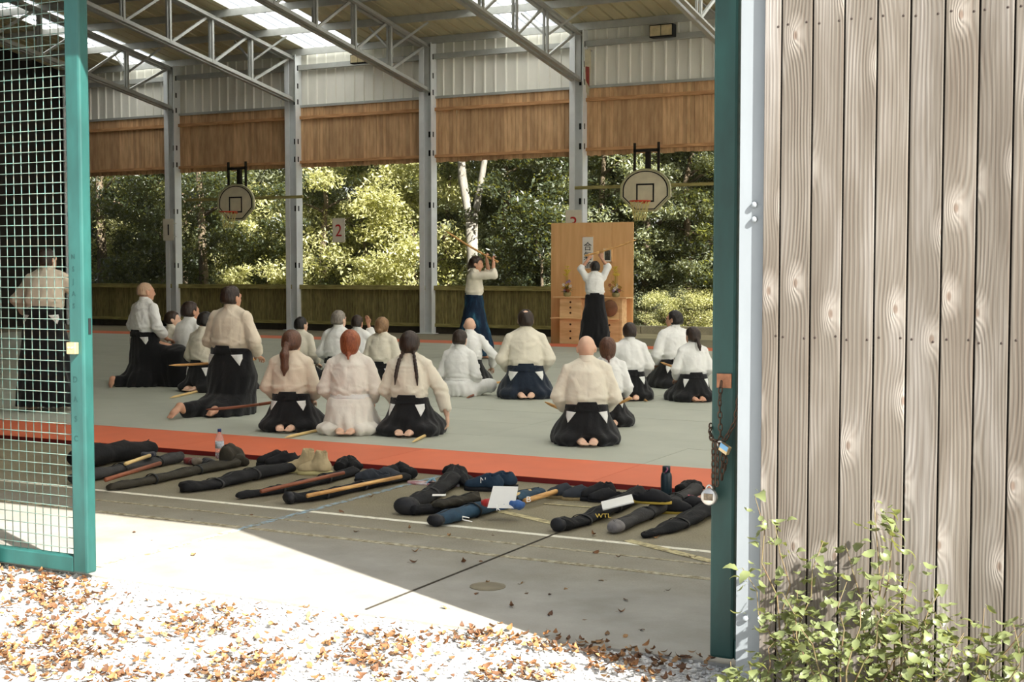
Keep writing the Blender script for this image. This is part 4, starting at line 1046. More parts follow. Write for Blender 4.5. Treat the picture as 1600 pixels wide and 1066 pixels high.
def person(label, loc, rotz, pose='seiza', s=1.0, w=1.0, lean=4, hyaw=0, hpitch=0, hair='short', hairc='dark', gi=GI_W, hk=HK_B, seed=1, skin=M_skin, arms=None, white=True, belt=None, scalev=None, feet=True, head_roll=0, glasses=False, foldamp=0.008):
    g_ = random.Random(seed)
    stand = pose in ('stand', 'stride', 'lean'); kneel = pose in ('kneel', 'halfkneel')
    base = {'seiza': 0.0, 'cross': -0.17, 'kneel': 0.31, 'halfkneel': 0.33}.get(pose, 0.70)   # added height of the hips over seiza
    bz = base
    LR = rotm(-lean, 0, 0); lp = np.array([0, 0, 0.34+bz])           # torso leans about the hips
    T = lambda p: tuple((np.array(p, float)-lp) @ LR.T + lp)
    X = lambda pr: xf(pr, LR, lp)
    hz = 0.893+bz; npv = (0, -0.005, 0.80+bz)
    HR = LR @ rotm(0, 0, hyaw) @ rotm(hpitch+lean*0.6, head_roll, 0)
    npw = np.array(T(npv))
    # heads are modelled upright about npv, then turned, then carried along with the lean
    HS = np.float32(1.09)
    def HX(pr):
        f, lo, hi = pr; piv = np.array(npv, np.float32); Rm = np.array(HR, np.float32); nw = npw.astype(np.float32)
        g2 = lambda P: f((P-nw) @ Rm/HS + piv)*HS
        cs = np.array([[x, y, z] for x in (lo[0], hi[0]) for y in (lo[1], hi[1]) for z in (lo[2], hi[2])]); cs = (cs-piv)*HS @ Rm.T + nw
        return g2, cs.min(0), cs.max(0)
    # ---- arms
    el = {-1: (-0.248*w, 0.0, 0.445+bz), 1: (0.248*w, 0.0, 0.445+bz)}; wr = {-1: (-0.165, 0.22, 0.28+bz), 1: (0.165, 0.22, 0.28+bz)}; grip = False; hdir = {-1: (0.15, 1, -0.3), 1: (-0.15, 1, -0.3)}; hup = {-1: (0, 0.3, 1), 1: (0, 0.3, 1)}
    if arms:
        el.update(arms.get('el', {})); wr.update(arms.get('wr', {})); hdir.update(arms.get('hdir', {})); hup.update(arms.get('hup', {})); grip = arms.get('grip', False)
    sh = {k: T((k*0.165*w, -0.005, 0.695+bz)) for k in (-1, 1)}
    # ---- legs (joints)
    if pose == 'seiza':
        legs = {k: [(k*0.09, 0, 0.22), (k*0.16, 0.42, 0.085), (k*0.07, -0.06, 0.075)] for k in (-1, 1)}; fts = {k: ((k*0.078, -0.13, 0.06), (k*0.034, -0.325, 0.03)) for k in (-1, 1)}
    elif pose == 'cross':
        legs = {k: [(k*0.1, 0, 0.09), (k*0.34, 0.24, 0.12), (-k*0.06, 0.34, 0.07)] for k in (-1, 1)}; fts = {k: ((-k*0.08, 0.33, 0.06), (-k*0.24, 0.24, 0.045)) for k in (-1, 1)}
    elif pose == 'kneel':
        legs = {k: [(k*0.09, 0, 0.22+bz), (k*0.12, 0.10, 0.06), (k*0.10, -0.34, 0.06)] for k in (-1, 1)}; fts = {k: ((k*0.10, -0.40, 0.075), (k*0.09, -0.50, 0.03)) for k in (-1, 1)}; legs[-1] = [(-0.09, 0, 0.22+bz), (-0.13, -0.06, 0.07), (-0.15, -0.56, 0.07)]; fts[-1] = ((-0.15, -0.64, 0.12), (-0.155, -0.80, 0.02))
    elif pose == 'halfkneel':
        legs = {-1: [(-0.09, 0, 0.22+bz), (-0.12, 0.08, 0.06), (-0.10, -0.36, 0.06)], 1: [(0.09, 0, 0.22+bz), (0.40, 0.26, 0.46), (0.42, 0.28, 0.10)]}; fts = {-1: ((-0.1, -0.42, 0.10), (-0.10, -0.46, 0.0)), 1: ((0.42, 0.26, 0.06), (0.50, 0.44, 0.03))}
    else:
        st = {'stride': 0.16, 'stand': 0.05, 'lean': 0.08}[pose]
        legs = {k: [(k*0.09, 0, 0.22+bz), (k*0.12, k*st*0.7+0.03, 0.47), (k*0.13, k*st, 0.08)] for k in (-1, 1)}; fts = {k: ((k*0.13, k*st-0.02, 0.055), (k*0.14, k*st+0.17, 0.028)) for k in (-1, 1)}
    B = SDF()
    tw = w*0.92
    B.add(X(loft([(0.16+bz, 0, 0, 0.13*tw, 0.10), (0.36+bz, 0, 0, 0.135*tw, 0.095), (0.55+bz, 0, 0, 0.15*tw, 0.10), (0.68+bz, 0, 0, 0.155*tw, 0.085), (0.75+bz, 0, 0, 0.10, 0.07), (0.79+bz, 0, 0, 0.052, 0.054)], 2.1)), 0.02)
    B.add(capsule(T((0, -0.012, 0.73+bz)), tuple(npw+HR @ np.array([0, 0.004, 0.07])), 0.056, 0.054), 0.02)
    H = SDF(); head_prims(H, hz, np.eye(3), npv)
    for (pr, k, op) in H.p: B.p.append((HX(pr), k, op))
    for k in (-1, 1):
        B.add(capsule(sh[k], el[k], 0.038, 0.036), 0.02); B.add(capsule(el[k], wr[k], 0.036, 0.027), 0.015)
        hd = np.array(hdir[k]); hand(B, np.array(wr[k])+hd/np.linalg.norm(hd)*0.0, hd, hup[k], k, grip)
        L = legs[k]; B.add(capsule(L[0], L[1], 0.075, 0.052), 0.03); B.add(capsule(L[1], L[2], 0.05, 0.036), 0.02)
        B.add(capsule(L[2], fts[k][0], 0.036, 0.034), 0.02)
        foot(B, fts[k][0], fts[k][1], True)
    near = depth_scale((loc[0], loc[1], 0.5)) > 135; vb = 0.0100 if near else 0.0122
    body = link('person', B.mesh('person', vb), skin, None, loc, rotz)
    sc = (s, s, s) if scalev is None else scalev
    body.scale = sc
    tag(body, label, 'person')
    # ---- jacket
    J = SDF(); dd = 0.135*(0.5+0.5*w)
    zw = 0.345+bz
    J.add(X(loft([(zw-0.05, 0, 0.0, 0.168*w, dd*0.92), (zw+0.03, 0, 0, 0.172*w, dd), (zw+0.075, 0, -0.004, 0.184*w, dd*1.12), (0.52+bz, 0, -0.006, 0.180*w, dd*1.09), (0.60+bz, 0, -0.010, 0.182*w, dd*1.02), (0.68+bz, 0, -0.010, 0.165*w, dd*0.88), (0.735+bz, 0, -0.006, 0.115*w, dd*0.68), (0.785+bz, 0, -0.004, 0.072, 0.074)], 2.15)), 0.03)
    for k in (-1, 1):
        shp = np.array(sh[k]); e = np.array(el[k]); wv = np.array(wr[k]); cuff = 0.62 if not (arms and 'cuff' in arms) else arms['cuff']
        J.add(capsule(T((k*0.05, -0.006, 0.765+bz)), tuple(shp), 0.045, 0.056), 0.04); J.add(capsule(tuple(shp+np.array([0, 0, -0.012])), e, 0.060, 0.068), 0.022)
        end = e+(wv-e)*cuff
        J.add(capsule(e, end, 0.069, 0.066), 0.02)
        J.sub(capsule(end+(wv-e)*0.02, end+(wv-e)*0.35, 0.050, 0.055), 0.006)
    # collar band
    J.add(X(loft([(0.745+bz, 0, -0.004, 0.080, 0.080), (0.815+bz, 0, -0.012, 0.066, 0.068)], 2.0)), 0.012)
    J.sub(X(loft([(0.77+bz, 0, 0.004, 0.056, 0.058), (0.86+bz, 0, 0.0, 0.058, 0.060)], 2.0)), 0.006)
    J.sub(X(capsule((0, 0.10, 0.80+bz), (0, 0.13, 0.62+bz), 0.04, 0.012)), 0.02)
    n1 = warp_noise(seed*7+1, foldamp*0.8, 14, (1.2, 1.2, 0.8)); n2 = crease_noise(seed*7+2, foldamp*1.0, zw, bz)
    # soft horizontal bunching just over the waistband and a back seam
    def jd(P):
        q = (P[:, 2]-(zw+0.07))/0.06
        b = 0.0045*np.sin(P[:, 2]*85+5*np.sin(P[:, 0]*9+seed))*np.exp(-q*q)
        seam = 0.0035*np.exp(-(P[:, 0]/0.008)**2)*(P[:, 1] < 0)
        return n1(P)+n2(P)+b.astype(np.float32)+seam.astype(np.float32)
    J.disp = jd
    jo = link('jacket', J.mesh("jacket", 0.0115 if near else 0.014), gi, body)
    CB = SDF(); CB.add(X(loft([(0.762+bz, 0, -0.008, 0.080, 0.082), (0.792+bz, 0, -0.014, 0.070, 0.074), (0.828+bz, 0, -0.016, 0.067, 0.070)], 2.0)), 0.008)
    CB.sub(X(loft([(0.70+bz, 0, 0.0, 0.060, 0.062), (0.90+bz, 0, -0.008, 0.058, 0.061)], 2.0)), 0.004); CB.sub(X(rbox((0, 0.10, 0.80+bz), (0.045, 0.07, 0.2), 0.01)), 0.01)
    link('collar', CB.mesh('collar', 0.0075), gi, jo)
    # ---- hakama or trousers
    K = SDF(); n3 = warp_noise(seed*5+3, 0.007, 16, (1.2, 1.2, 0.5)); cloth2 = hk if hk is not None else gi
    wl_ = (zw+0.02, 0, 0, 0.186*w, dd*1.05)
    if pose == 'seiza':
        sp = 1.0 if hk is not None else 0.86
        K.add(loft([(0.0, 0, 0.17, 0.325*sp, 0.375), (0.05, 0, 0.17, 0.335*sp, 0.38), (0.11, 0, 0.15, 0.315*sp, 0.365), (0.17, 0, 0.11, 0.265*w*sp, 0.315), (0.23, 0, 0.04, 0.232*w, 0.225), (0.29, 0, 0.0, 0.205*w, 0.165), (0.335, 0, 0, 0.19*w, dd*1.1), wl_], 2.25), 0.03)
        K.add(ellipsoid((0.14, -0.10, 0.06), (0.17, 0.15, 0.075)), 0.05); K.add(ellipsoid((-0.14, -0.10, 0.06), (0.17, 0.15, 0.075)), 0.05)
        if feet: K.sub(ellipsoid((0, -0.26, 0.02), (0.105, 0.125, 0.09)), 0.03)
    elif pose == 'cross':
        K.add(loft([(0.0, 0, 0.02, 0.24, 0.17), (0.08, 0, 0.02, 0.25, 0.18), (0.16, 0, 0.0, 0.215*w, 0.16), (zw+0.02, 0, 0, 0.185*w, dd*1.05)], 2.2), 0.03)
        for k in (-1, 1):
            K.add(capsule((k*0.12, 0.02, 0.11), (k*0.34, 0.22, 0.125), 0.105, 0.085), 0.05); K.add(capsule((k*0.34, 0.22, 0.12), (k*0.02, 0.33, 0.08), 0.085, 0.06), 0.03)
    elif pose == 'kneel':
        K.add(loft([(0.0, 0, -0.10, 0.27, 0.34), (0.10, 0, -0.08, 0.27, 0.33), (0.22, 0, 0.0, 0.255, 0.235), (0.40, 0, 0.01, 0.245*w, 0.20), (0.55, 0, 0.0, 0.215*w, 0.16), (zw+0.02, 0, 0, 0.186*w, dd*1.05)], 2.2), 0.03)
        K.add(capsule((0.1, 0, 0.08), (0.1, -0.33, 0.07), 0.085, 0.075), 0.04); K.add(capsule((-0.13, 0, 0.09), (-0.15, -0.52, 0.08), 0.10, 0.08), 0.05)
    elif pose == 'halfkneel':
        K.add(loft([(0.0, 0, 0.0, 0.25, 0.30), (0.10, 0, 0.02, 0.25, 0.30), (0.30, 0, 0.04, 0.235, 0.22), (0.50, 0, 0.01, 0.21*w, 0.165), (zw+0.02, 0, 0, 0.186*w, dd*1.05)], 2.2), 0.03)
        K.add(capsule((-0.1, 0, 0.08), (-0.1, -0.34, 0.075), 0.09, 0.075), 0.05)
        K.add(capsule((0.06, 0.02, 0.44), (0.40, 0.26, 0.42), 0.14, 0.115), 0.05)
        K.add(loft([(0.0, 0.38, 0.24, 0.20, 0.20), (0.25, 0.39, 0.25, 0.165, 0.17), (0.46, 0.38, 0.24, 0.13, 0.14)], 2.2), 0.06)
        K.add(rbox((0.2, 0.14, 0.23), (0.24, 0.16, 0.23), 0.08, rotm(0, 0, 33)), 0.06)
    else:
        st = {'stride': 0.16, 'stand': 0.05, 'lean': 0.08}[pose]
        hb, db_ = (0.25, 0.36) if pose == 'stride' else (0.305, 0.25)
        K.add(loft([(0.05, 0, 0.0, hb, db_), (0.30, 0, 0.0, hb*0.94, db_*0.86), (0.60, 0, 0, 0.5*(hb+0.21), 0.5*(db_*0.75+0.17)), (0.85, 0, 0.0, 0.205*w, 0.165), (0.98, 0, 0, 0.19*w, dd*1.15), wl_], 2.3), 0.03)
        for sy in (-1, 1):
            if pose == 'stride': K.sub(capsule((sy*0.30, 0, 0.0), (sy*0.24, 0, 0.55), 0.085, 0.01), 0.05)
            else: K.sub(capsule((0, sy*0.30, 0.0), (0, sy*0.24, 0.55), 0.085, 0.01), 0.05)
    def kd(P):
        a = np.arctan2(P[:, 1], P[:, 0]); z = np.clip((zw-P[:, 2])/max(zw, 0.1), 0, 1)
        return n3(P)+(0.007*z*np.sin(a*15+2*np.sin(P[:, 2]*8+seed))).astype(np.float32)
    K.disp = kd
    ko = link('hakama' if hk is not None else 'trousers', K.mesh('hakama' if hk is not None else 'trousers', 0.0135 if near else 0.016), cloth2, body)
    U = SDF(); U.eval = lambda P: np.minimum(K.eval(P), J.eval(P))
    xw = 0.178*w
    if hk is not None:
        # waist band, stiff back board, white side slits
        W = SDF(); W.add(X(loft([(zw-0.012, 0, 0, 0.190*w, dd*1.08), (zw+0.028, 0, 0, 0.186*w, dd*1.06)], 2.2)), 0.01); W.disp = warp_noise(seed+90, 0.002, 30)
        link('waist_band', W.mesh('waist_band', 0.012), hk, ko)
        U.eval = lambda P: np.minimum(np.minimum(K.eval(P), J.eval(P)), W.eval(P))
        patch('back_board', U, [(-0.125, zw-0.03), (0.125, zw-0.03), (0.085, zw+0.058), (-0.085, zw+0.058)], hk, ko, 0.006)
        if white:
            for k in (-1, 1):
                j_ = g_.uniform(-0.012, 0.012)
                patch('side_slit', K, [(k*(0.100+j_), zw-0.035), (k*0.176*w, zw-0.03), (k*(0.182*w), zw-0.075), (k*(0.165*w+j_), zw-0.125-abs(j_)*2)], GI_W, jo, 0.005)
    else:
        W = SDF(); W.add(X(loft([(zw-0.01, 0, 0, 0.188*w, dd*1.07), (zw+0.045, 0, 0, 0.186*w, dd*1.07)], 2.2)), 0.01); W.disp = warp_noise(seed+90, 0.003, 30)
        link('belt', W.mesh('belt', 0.012), belt or GI_W, jo)
        if pose == 'seiza':
            T2 = SDF(); T2.add(loft([(0.03, 0, 0.10, 0.275, 0.335), (0.12, 0, 0.09, 0.27, 0.33), (0.20, 0, 0.05, 0.25, 0.265), (0.28, 0, 0.0, 0.222*w, 0.19), (zw+0.01, 0, 0, 0.193*w, dd*1.1)], 2.3), 0.02); T2.disp = kd
            T2.sub(rbox((0, 0.6, 0.1), (0.5, 0.42, 0.5), 0.02), 0.02)
            link('jacket_skirt', T2.mesh('jacket_skirt', 0.0125), gi, jo)
    if glasses:
        hp = lambda p: tuple(npw+HR @ ((np.array(p)-np.array(npv))*HS))
        gq = MB()
        for k in (-1, 1):
            gq.tube([hp((k*0.032+0.021*math.cos(a), 0.104, hz+0.001+0.016*math.sin(a))) for a in [6.28*i/12 for i in range(12)]], 0.0022, 5, True)
            gq.tube([hp((k*0.053, 0.102, hz+0.006)), hp((k*0.078, 0.05, hz+0.004)), hp((k*0.080, -0.005, hz-0.002))], 0.0022, 5)
        gq.tube([hp((-0.011, 0.105, hz+0.004)), hp((0.011, 0.105, hz+0.004))], 0.002, 5); gq.build('glasses', M_black, body)
    # ---- hair
    if hair:
        hs = hair_sdf(hair, hz, np.eye(3), npv, seed); h2 = SDF(); h2.disp = hs.disp
        for (pr, k, op) in hs.p: h2.p.append((HX(pr), k, op))
        ho = link('hair', h2.mesh('hair', 0.0072), HAIR[hairc], body)
        if hair in ('bob', 'pony', 'smallpony'):
            tz = {'bob': (0, -0.102, hz-0.112), 'pony': (0, -0.122, hz-0.055), 'smallpony': (0, -0.112, hz-0.06)}[hair]
            q = npw+HR @ (np.array(tz)-np.array(npv))
            MB().tube([tuple(q+np.array([0.022*math.cos(a), 0.012*math.sin(a), 0.018*math.sin(a)])) for a in [6.28*i/10 for i in range(10)]], 0.006, 6, True).build('hair_tie', simple('dark_red_hair_tie', srgb(150, 50, 60), 0.7) if hair == 'bob' else simple('light_hair_tie', srgb(170, 130, 110), 0.7), ho, True)
    return body

MAT_Z = 0.041
FOCUS = np.array([-11.2, 23.0])
NOM = {'seiza': 1.0, 'cross': 0.83, 'kneel': 1.31, 'halfkneel': 1.33, 'stand': 1.70, 'stride': 1.70, 'lean': 1.70}
def sit(u, v, vtop, label, pose='seiza', turn=0.0, back=0.20, **kw):
    # stands the figure where (u, v) meets the mat and takes its height from the top of the head
    p = ground(u, v, MAT_Z); d = FOCUS-p[:2]; d /= np.linalg.norm(d)
    a = math.radians(turn); d = np.array([d[0]*math.cos(a)-d[1]*math.sin(a), d[0]*math.sin(a)+d[1]*math.cos(a)])
    vd = np.array([FW[0], FW[1]]); vd /= np.linalg.norm(vd)
    c = p[:2]+d*back if back else p[:2]
    px = depth_scale((c[0], c[1], 0.5)); zt = EYE+(420-vtop)/px
    s = (zt-MAT_Z)/NOM[pose]
    s = min(1.16, max(0.8, s))
    return person(label, (c[0], c[1], MAT_Z), math.atan2(-d[0], d[1]), pose=pose, s=s, **kw)

sit(222, 603, 443, 'kneeling man with shaved blond head and one knee raised, at far left', 'halfkneel', back=0.05, hair='stubble', hairc='stubble', gi=GI_W, w=1.14, lean=3, seed=3, skin=M_skin2, turn=-6, hyaw=-16)
sit(247, 596, 488, 'dark haired person in profile half hidden behind the man with the raised knee', hair='short', hairc='dark', gi=GI_C, seed=4, hyaw=-30, turn=-10)
sit(278, 603, 473, 'slim man with short brown hair in bright white, behind the left group', hair='short', hairc='dark', gi=GI_W, seed=5, hyaw=-10, w=0.92, skin=M_skin2)
sit(300, 613, 489, 'dark haired person in a crumpled cream jacket, second row at left', hair='short', hairc='black', gi=GI_C, seed=6, hyaw=-18, hpitch=-12, turn=-4)
sit(332, 612, 500, 'figure in a pale jacket mostly hidden behind the big kneeling man', hair='short', hairc='dark', gi=GI_C, seed=7, turn=-6)
sit(362, 646, 449, 'big man kneeling upright in a cream jacket and black hakama', 'kneel', back=0.0, hair='thin', hairc='dark', gi=GI_T, w=1.18, seed=8, hyaw=-10, skin=M_skin2, lean=2, turn=-8)
sit(446, 676, 519, 'woman with a long brown ponytail sitting on her heels', hair='pony', hairc='brown', gi=GI_T, seed=9, w=1.02, hyaw=-12, turn=6, hpitch=-4, lean=6)
sit(456, 600, 497, 'black haired person in cream behind the ponytailed woman', hair='short', hairc='black', gi=GI_C, seed=10, hyaw=-14)
sit(517, 605, 487, 'grey haired man in a bright white jacket, second row', hair='short', hairc='grey', gi=GI_W, seed=11, hyaw=-12, w=1.0)
sit(546, 592, 494, 'person whose raised hand shows past the grey haired man', hair='short', hairc='dark', gi=GI_W, seed=12, skin=M_skin2, w=0.95, arms={'wr': {1: (0.13, 0.16, 0.86)}, 'el': {1: (0.25, 0.12, 0.60)}, 'hdir': {1: (-0.2, 0.1, 1)}, 'hup': {1: (0, 1, 0)}})
sit(540, 681, 519, 'red haired woman all in white without a dark hakama', hair='bob', hairc='red', gi=cloth('off_white_cotton_gi', srgb(236, 230, 218), 0.3), hk=None, seed=13, w=1.06, turn=4)
sit(586, 611, 498, 'blond woman with a low hair bun in a cream jacket', hair='bun', hairc='blond', gi=GI_C, seed=14, w=0.96, hyaw=0, turn=-3, skin=M_skin2)
sit(632, 683, 521, 'woman with two dark braids reaching down for her wooden sword', hair='braids', hairc='dark', gi=GI_C, seed=15, w=0.98, feet=False, lean=3, turn=-2, arms={'el': {1: (0.30, 0.06, 0.46)}, 'wr': {1: (0.37, 0.04, 0.20)}, 'hdir': {1: (0.1, 0.1, -1)}, 'hup': {1: (1, 0, 0.1)}, 'cuff': 0.85})
sit(728, 603, 497, 'bald man in white behind the boyish figure in full white', hair=None, gi=GI_W, seed=16, w=1.06, skin=M_skin, lean=8, hyaw=8, arms={'el': {1: (0.36, 0.06, 0.44)}, 'wr': {1: (0.30, 0.28, 0.22)}})
sit(708, 620, 517, 'short haired figure sitting cross legged all in white', 'cross', back=0.16, hair='short', hairc='dark', gi=GI_W, hk=None, seed=17, w=0.96, turn=-14, lean=6)
sit(822, 624, 486, 'man with a bald crown in white jacket and navy hakama', hair='crown', hairc='dark', gi=GI_C, hk=HK_N, seed=18, w=1.1, turn=4)
sit(918, 698, 526, 'bald man nearest the camera in cream jacket and black hakama', hair=None, gi=GI_C, seed=19, w=1.06, skin=M_skin, turn=0)
sit(952, 668, 530, 'brown haired person mostly hidden behind the near bald man', hair='bob', hairc='brown', gi=GI_W, seed=20, w=0.95)
sit(987, 627, 506, 'dark haired man in white right of the near bald man', hair='short', hairc='dark', gi=GI_W, seed=21, w=1.04, turn=-2)
sit(1066, 607, 487, 'man with glasses and dark hair turned left, at far right', hair='short', hairc='black', gi=GI_W, seed=22, w=1.08, hyaw=36, turn=10, skin=M_skin2, glasses=True)
sit(1092, 629, 513, 'woman with a small ponytail beside the dark green gate post', hair='smallpony', hairc='dark', gi=GI_W, seed=23, w=0.98, hyaw=16, turn=4, skin=M_skin2)
# the two who demonstrate
def stand_at(u, v, z): p = ground(u, v, z); return p
p = stand_at(741, 560, MAT_Z); F1 = p
a1 = math.atan2(-0.90, 0.40)
F1o = person('swordsman facing right in white jacket and faded blue hakama, sword raised', (p[0], p[1], MAT_Z), a1, 'stride', s=1.02, w=0.98, lean=3, hair='tied', hairc='dark', gi=GI_C, hk=HK_F, seed=31, skin=M_skin2, hpitch=-8, hyaw=-6, white=False,
       arms={'el': {1: (0.18, 0.34, 1.40), -1: (-0.14, 0.24, 1.42)}, 'wr': {1: (0.04, 0.33, 1.62), -1: (-0.03, 0.21, 1.66)}, 'hdir': {1: (-0.2, -0.2, 1), -1: (0.15, -0.2, 1)}, 'hup': {1: (0, -1, 0.2), -1: (0, -1, 0.2)}, 'grip': True, 'cuff': 0.25})
p = stand_at(929, 547, MAT_Z); F2 = p
a2 = math.radians(27.5-3.4)
F2o = person('swordsman seen from behind in front of the plywood screen, sword raised', (p[0], p[1], MAT_Z), a2, 'stand', s=0.98, w=0.98, lean=2, hair='short', hairc='black', gi=GI_W, hk=HK_B, seed=32, skin=M_skin2, hyaw=24, white=False,
       arms={'el': {1: (0.25, 0.08, 1.60), -1: (-0.27, 0.06, 1.56)}, 'wr': {1: (0.13, 0.10, 1.77), -1: (-0.12, 0.10, 1.76)}, 'hdir': {1: (-0.1, 0, 1), -1: (0.3, 0, 1)}, 'hup': {1: (0, -1, 0), -1: (0, -1, 0)}, 'grip': True, 'cuff': 0.2})
p = ground(72, 641, MAT_Z)
person('man in a pale jacket and dark hakama standing behind the mesh gate', (p[0], p[1], MAT_Z), math.radians(24), 'lean', s=1.03, w=1.08, lean=12, hair='short', hairc='dark', gi=GI_T, seed=33, hyaw=-20, arms={'el': {-1: (-0.32, 0.08, 1.16), 1: (0.34, 0.1, 1.2)}, 'wr': {-1: (-0.24, 0.22, 0.98), 1: (0.30, 0.3, 1.15)}})

# ------------------------------------------------------------------ wooden swords
def sword(a, b, label, m=M_oak, r=0.014, sag=0.02, up=(0, 0, 1), guard=False):
    a = Vector([float(x) for x in a]); b = Vector([float(x) for x in b]); mid = (a+b)/2
    e = empty('wooden_sword', mid); tag(e, label, 'wooden sword')
    d = b-a; L = d.length; U_ = Vector(up); U_ = (U_-d*(U_.dot(d)/d.length_squared)).normalized()
    pt = lambda t: a+d*t+U_*sag*4*t*(1-t)*-1-mid
    MB().tube([pt(i/5*0.28) for i in range(6)], [(r*0.85, r*1.1)]*6, 10).build('handle', m, e, True)
    MB().tube([pt(0.28+0.72*i/10) for i in range(11)], [(r*0.72, r*1.02)]*9+[(r*0.6, r*0.8), (r*0.15, r*0.2)], 10).build('blade', m, e, True)
    return e
def ws(obj, p): 
    M_ = Matrix.LocRotScale(obj.location, obj.rotation_euler, obj.scale); return M_ @ Vector(p)
ga = ws(F1o, (0.02, 0.41, 1.62)); gb = ws(F1o, (0.0, -0.50, 2.16))
sword(ga, gb, 'wooden sword raised over the head of the swordsman facing right', M_oak, 0.018)
ga = ws(F2o, (-0.20, 0.10, 1.82)); gb = ws(F2o, (0.80, 0.02, 2.13))
sword(ga, gb, 'wooden sword raised before the plywood screen, pointing right', M_oak, 0.018)
def fs(u0, v0, u1, v1, label, m, z0=None, z1=None, r=0.014):
    a = ground(u0, v0, MAT_Z+0.016 if z0 is None else z0); b = ground(u1, v1, MAT_Z+0.016 if z1 is None else z1); return sword(b, a, label, m, r, 0.012, (0.3, 0.3, 0))
fs(445, 684, 520, 668, 'pale wooden sword on the mat beside the ponytailed woman', M_palewood)
fs(644, 691, 700, 665, 'pale wooden sword under the hand of the braided woman', M_palewood)
fs(729, 622, 775, 605, 'dark red wooden sword on the mat before the bald crown man', M_redoak)
fs(757, 600, 800, 596, 'pale wooden sword on the mat between bald man and bald crown man', M_oak)
fs(265, 622, 330, 607, 'short pale wooden sword on the mat among the left group', M_palewood)
fs(485, 597, 540, 586, 'dark red wooden sword beside the grey haired man', M_redoak)
fs(1012, 627, 985, 612, 'wooden sword beside the knee of the dark haired man in white', M_oak)
def belt_sword(u0, v0, u1, v1, zz0, zz1, ref, label, m):
    # sword pushed through a belt: ends found at given heights at the wearer's distance
    r0 = ray(u0, v0); r1 = ray(u1, v1); Y0 = ref
    a = np.array([0, 0, EYE])+r0*(ref/ (r0 @ FW)); b = np.array([0, 0, EYE])+r1*((ref+zz1)/(r1 @ FW)); return sword(b, a, label, m, 0.014, 0.012, (0, 0, 1))
dep = lambda u, v: float((ground(u, v, MAT_Z)-np.array([0, 0, EYE])) @ FW)
belt_sword(851, 628, 925, 655, 0, 0.45, dep(918, 690), 'wooden sword tucked in the belt of the near bald man', M_oak)
belt_sword(264, 571, 400, 561, 0, 0.75, dep(362, 646)-0.3, 'wooden sword tucked in the belt of the big kneeling man', M_oak)
belt_sword(322, 640, 436, 627, 0, 0.35, dep(446, 670), 'red oak sword tucked in the belt of the ponytailed woman', M_redoak)
belt_sword(1032, 566, 1075, 578, 0, 0.3, dep(1092, 622), 'wooden sword tucked in the belt of the woman with the small ponytail', M_oak)
belt_sword(988, 621, 935, 640, 0, 0.2, dep(952, 668), 'wooden sword end poking out right of the near bald man', M_oak)
# ------------------------------------------------------------------ basketball backboards
def backboard(u, v, Yp, label, width=1.18):
    p = at_y(u, v, Yp); e = empty('basketball_backboard', (p[0], Yp, p[2])); tag(e, label, 'backboard')
    W = width/2
    def outline(k, n=22):
        w = W*k; pts = []
        for i in range(n+1):
            a = math.pi*i/n; pts.append((w*math.cos(a), 0.02+w*0.78*math.sin(a)))
        pts += [(-w, -0.14*k), (-w*0.42, -0.46*k), (w*0.42, -0.46*k), (w, -0.14*k)]
        return pts
    MB().prism(outline(1.0), 0.05).build('board', M_board_bb, e)
    def ring(k0, k1, y, d, nm, m):
        A, B_ = outline(k0), outline(k1); n = len(A)
        q = MB(); V = [(x, y, z) for x, z in A]+[(x, y, z) for x, z in B_]+[(x, y-d, z) for x, z in A]+[(x, y-d, z) for x, z in B_]
        Fs = []
        for i in range(n):
            j = (i+1) % n; Fs += [(2*n+i, 2*n+j, 3*n+j, 3*n+i), (i, j, 2*n+j, 2*n+i), (n+i, 3*n+i, 3*n+j, n+j)]
        q.add(V, Fs); return q.build(nm, m, e)
    ring(1.0, 0.93, 0.0, 0.012, 'edge_padding', M_board_rim)
    ring(0.90, 0.85, 0.0, 0.004, 'border_line', M_black)
    q = MB()
    for lo, hi in (((-0.21, -0.23), (-0.175, 0.15)), ((0.175, -0.23), (0.21, 0.15)), ((-0.21, 0.12), (0.21, 0.155)), ((-0.21, -0.25), (0.21, -0.215))):
        q.box((lo[0], -0.004, lo[1]), (hi[0], 0.0, hi[1]))
    q.build('target_square', M_black, e)
    rim = MB().tube([(0.225*math.cos(a), -0.30+0.225*math.sin(a), -0.24) for a in [2*math.pi*i/28 for i in range(28)]], 0.012, 8, True).build('rim', M_orange, e, True)
    MB().box((-0.06, -0.08, -0.28), (0.06, 0.0, -0.22)).build('rim_bracket', M_orange, rim)
    q = MB(); n = 14
    for i in range(n):
        for s in (-1, 1):
            pts = []
            for k in range(6):
                t = k/5; r = 0.22-0.10*t**0.8; a = 2*math.pi*(i+s*t*1.6)/n
                pts.append((r*math.cos(a), -0.30+r*math.sin(a), -0.245-0.42*t))
            q.tube(pts, 0.005, 4)
    q.build('net', M_net, e)
    for s in (-0.28, 0.28):
        MB().box((s-0.022, 0.05, -0.2), (s+0.022, 0.10, 1.05)).build('hanger_post', M_darkvoid, e)
    MB().box((-0.3, 0.05, 0.85), (0.3, 0.11, 0.91)).build('cross_bar', M_darkvoid, e)
    for z in (0.08,):
        MB().box((-1.75, 0.12, z), (2.0, 0.2, z+0.07)).build('support_beam', M_mossrail, e)
    MB().box((-0.05, 0.12, -0.35), (0.05, 0.22, 0.9)).build('back_post', M_darkvoid, e)
    MB().bar((0, 0.15, -0.1), (0, 0.62, 0.2), 0.05).build('stay', M_darkvoid, e)
    if width > 1.1 and u > 800:
        pass
    return e
bb1 = backboard(1008, 298, 27.72, 'larger fan shaped basketball backboard above the plywood screen')
bb2 = backboard(368, 317, 27.72, 'smaller looking basketball backboard at the left between two columns')

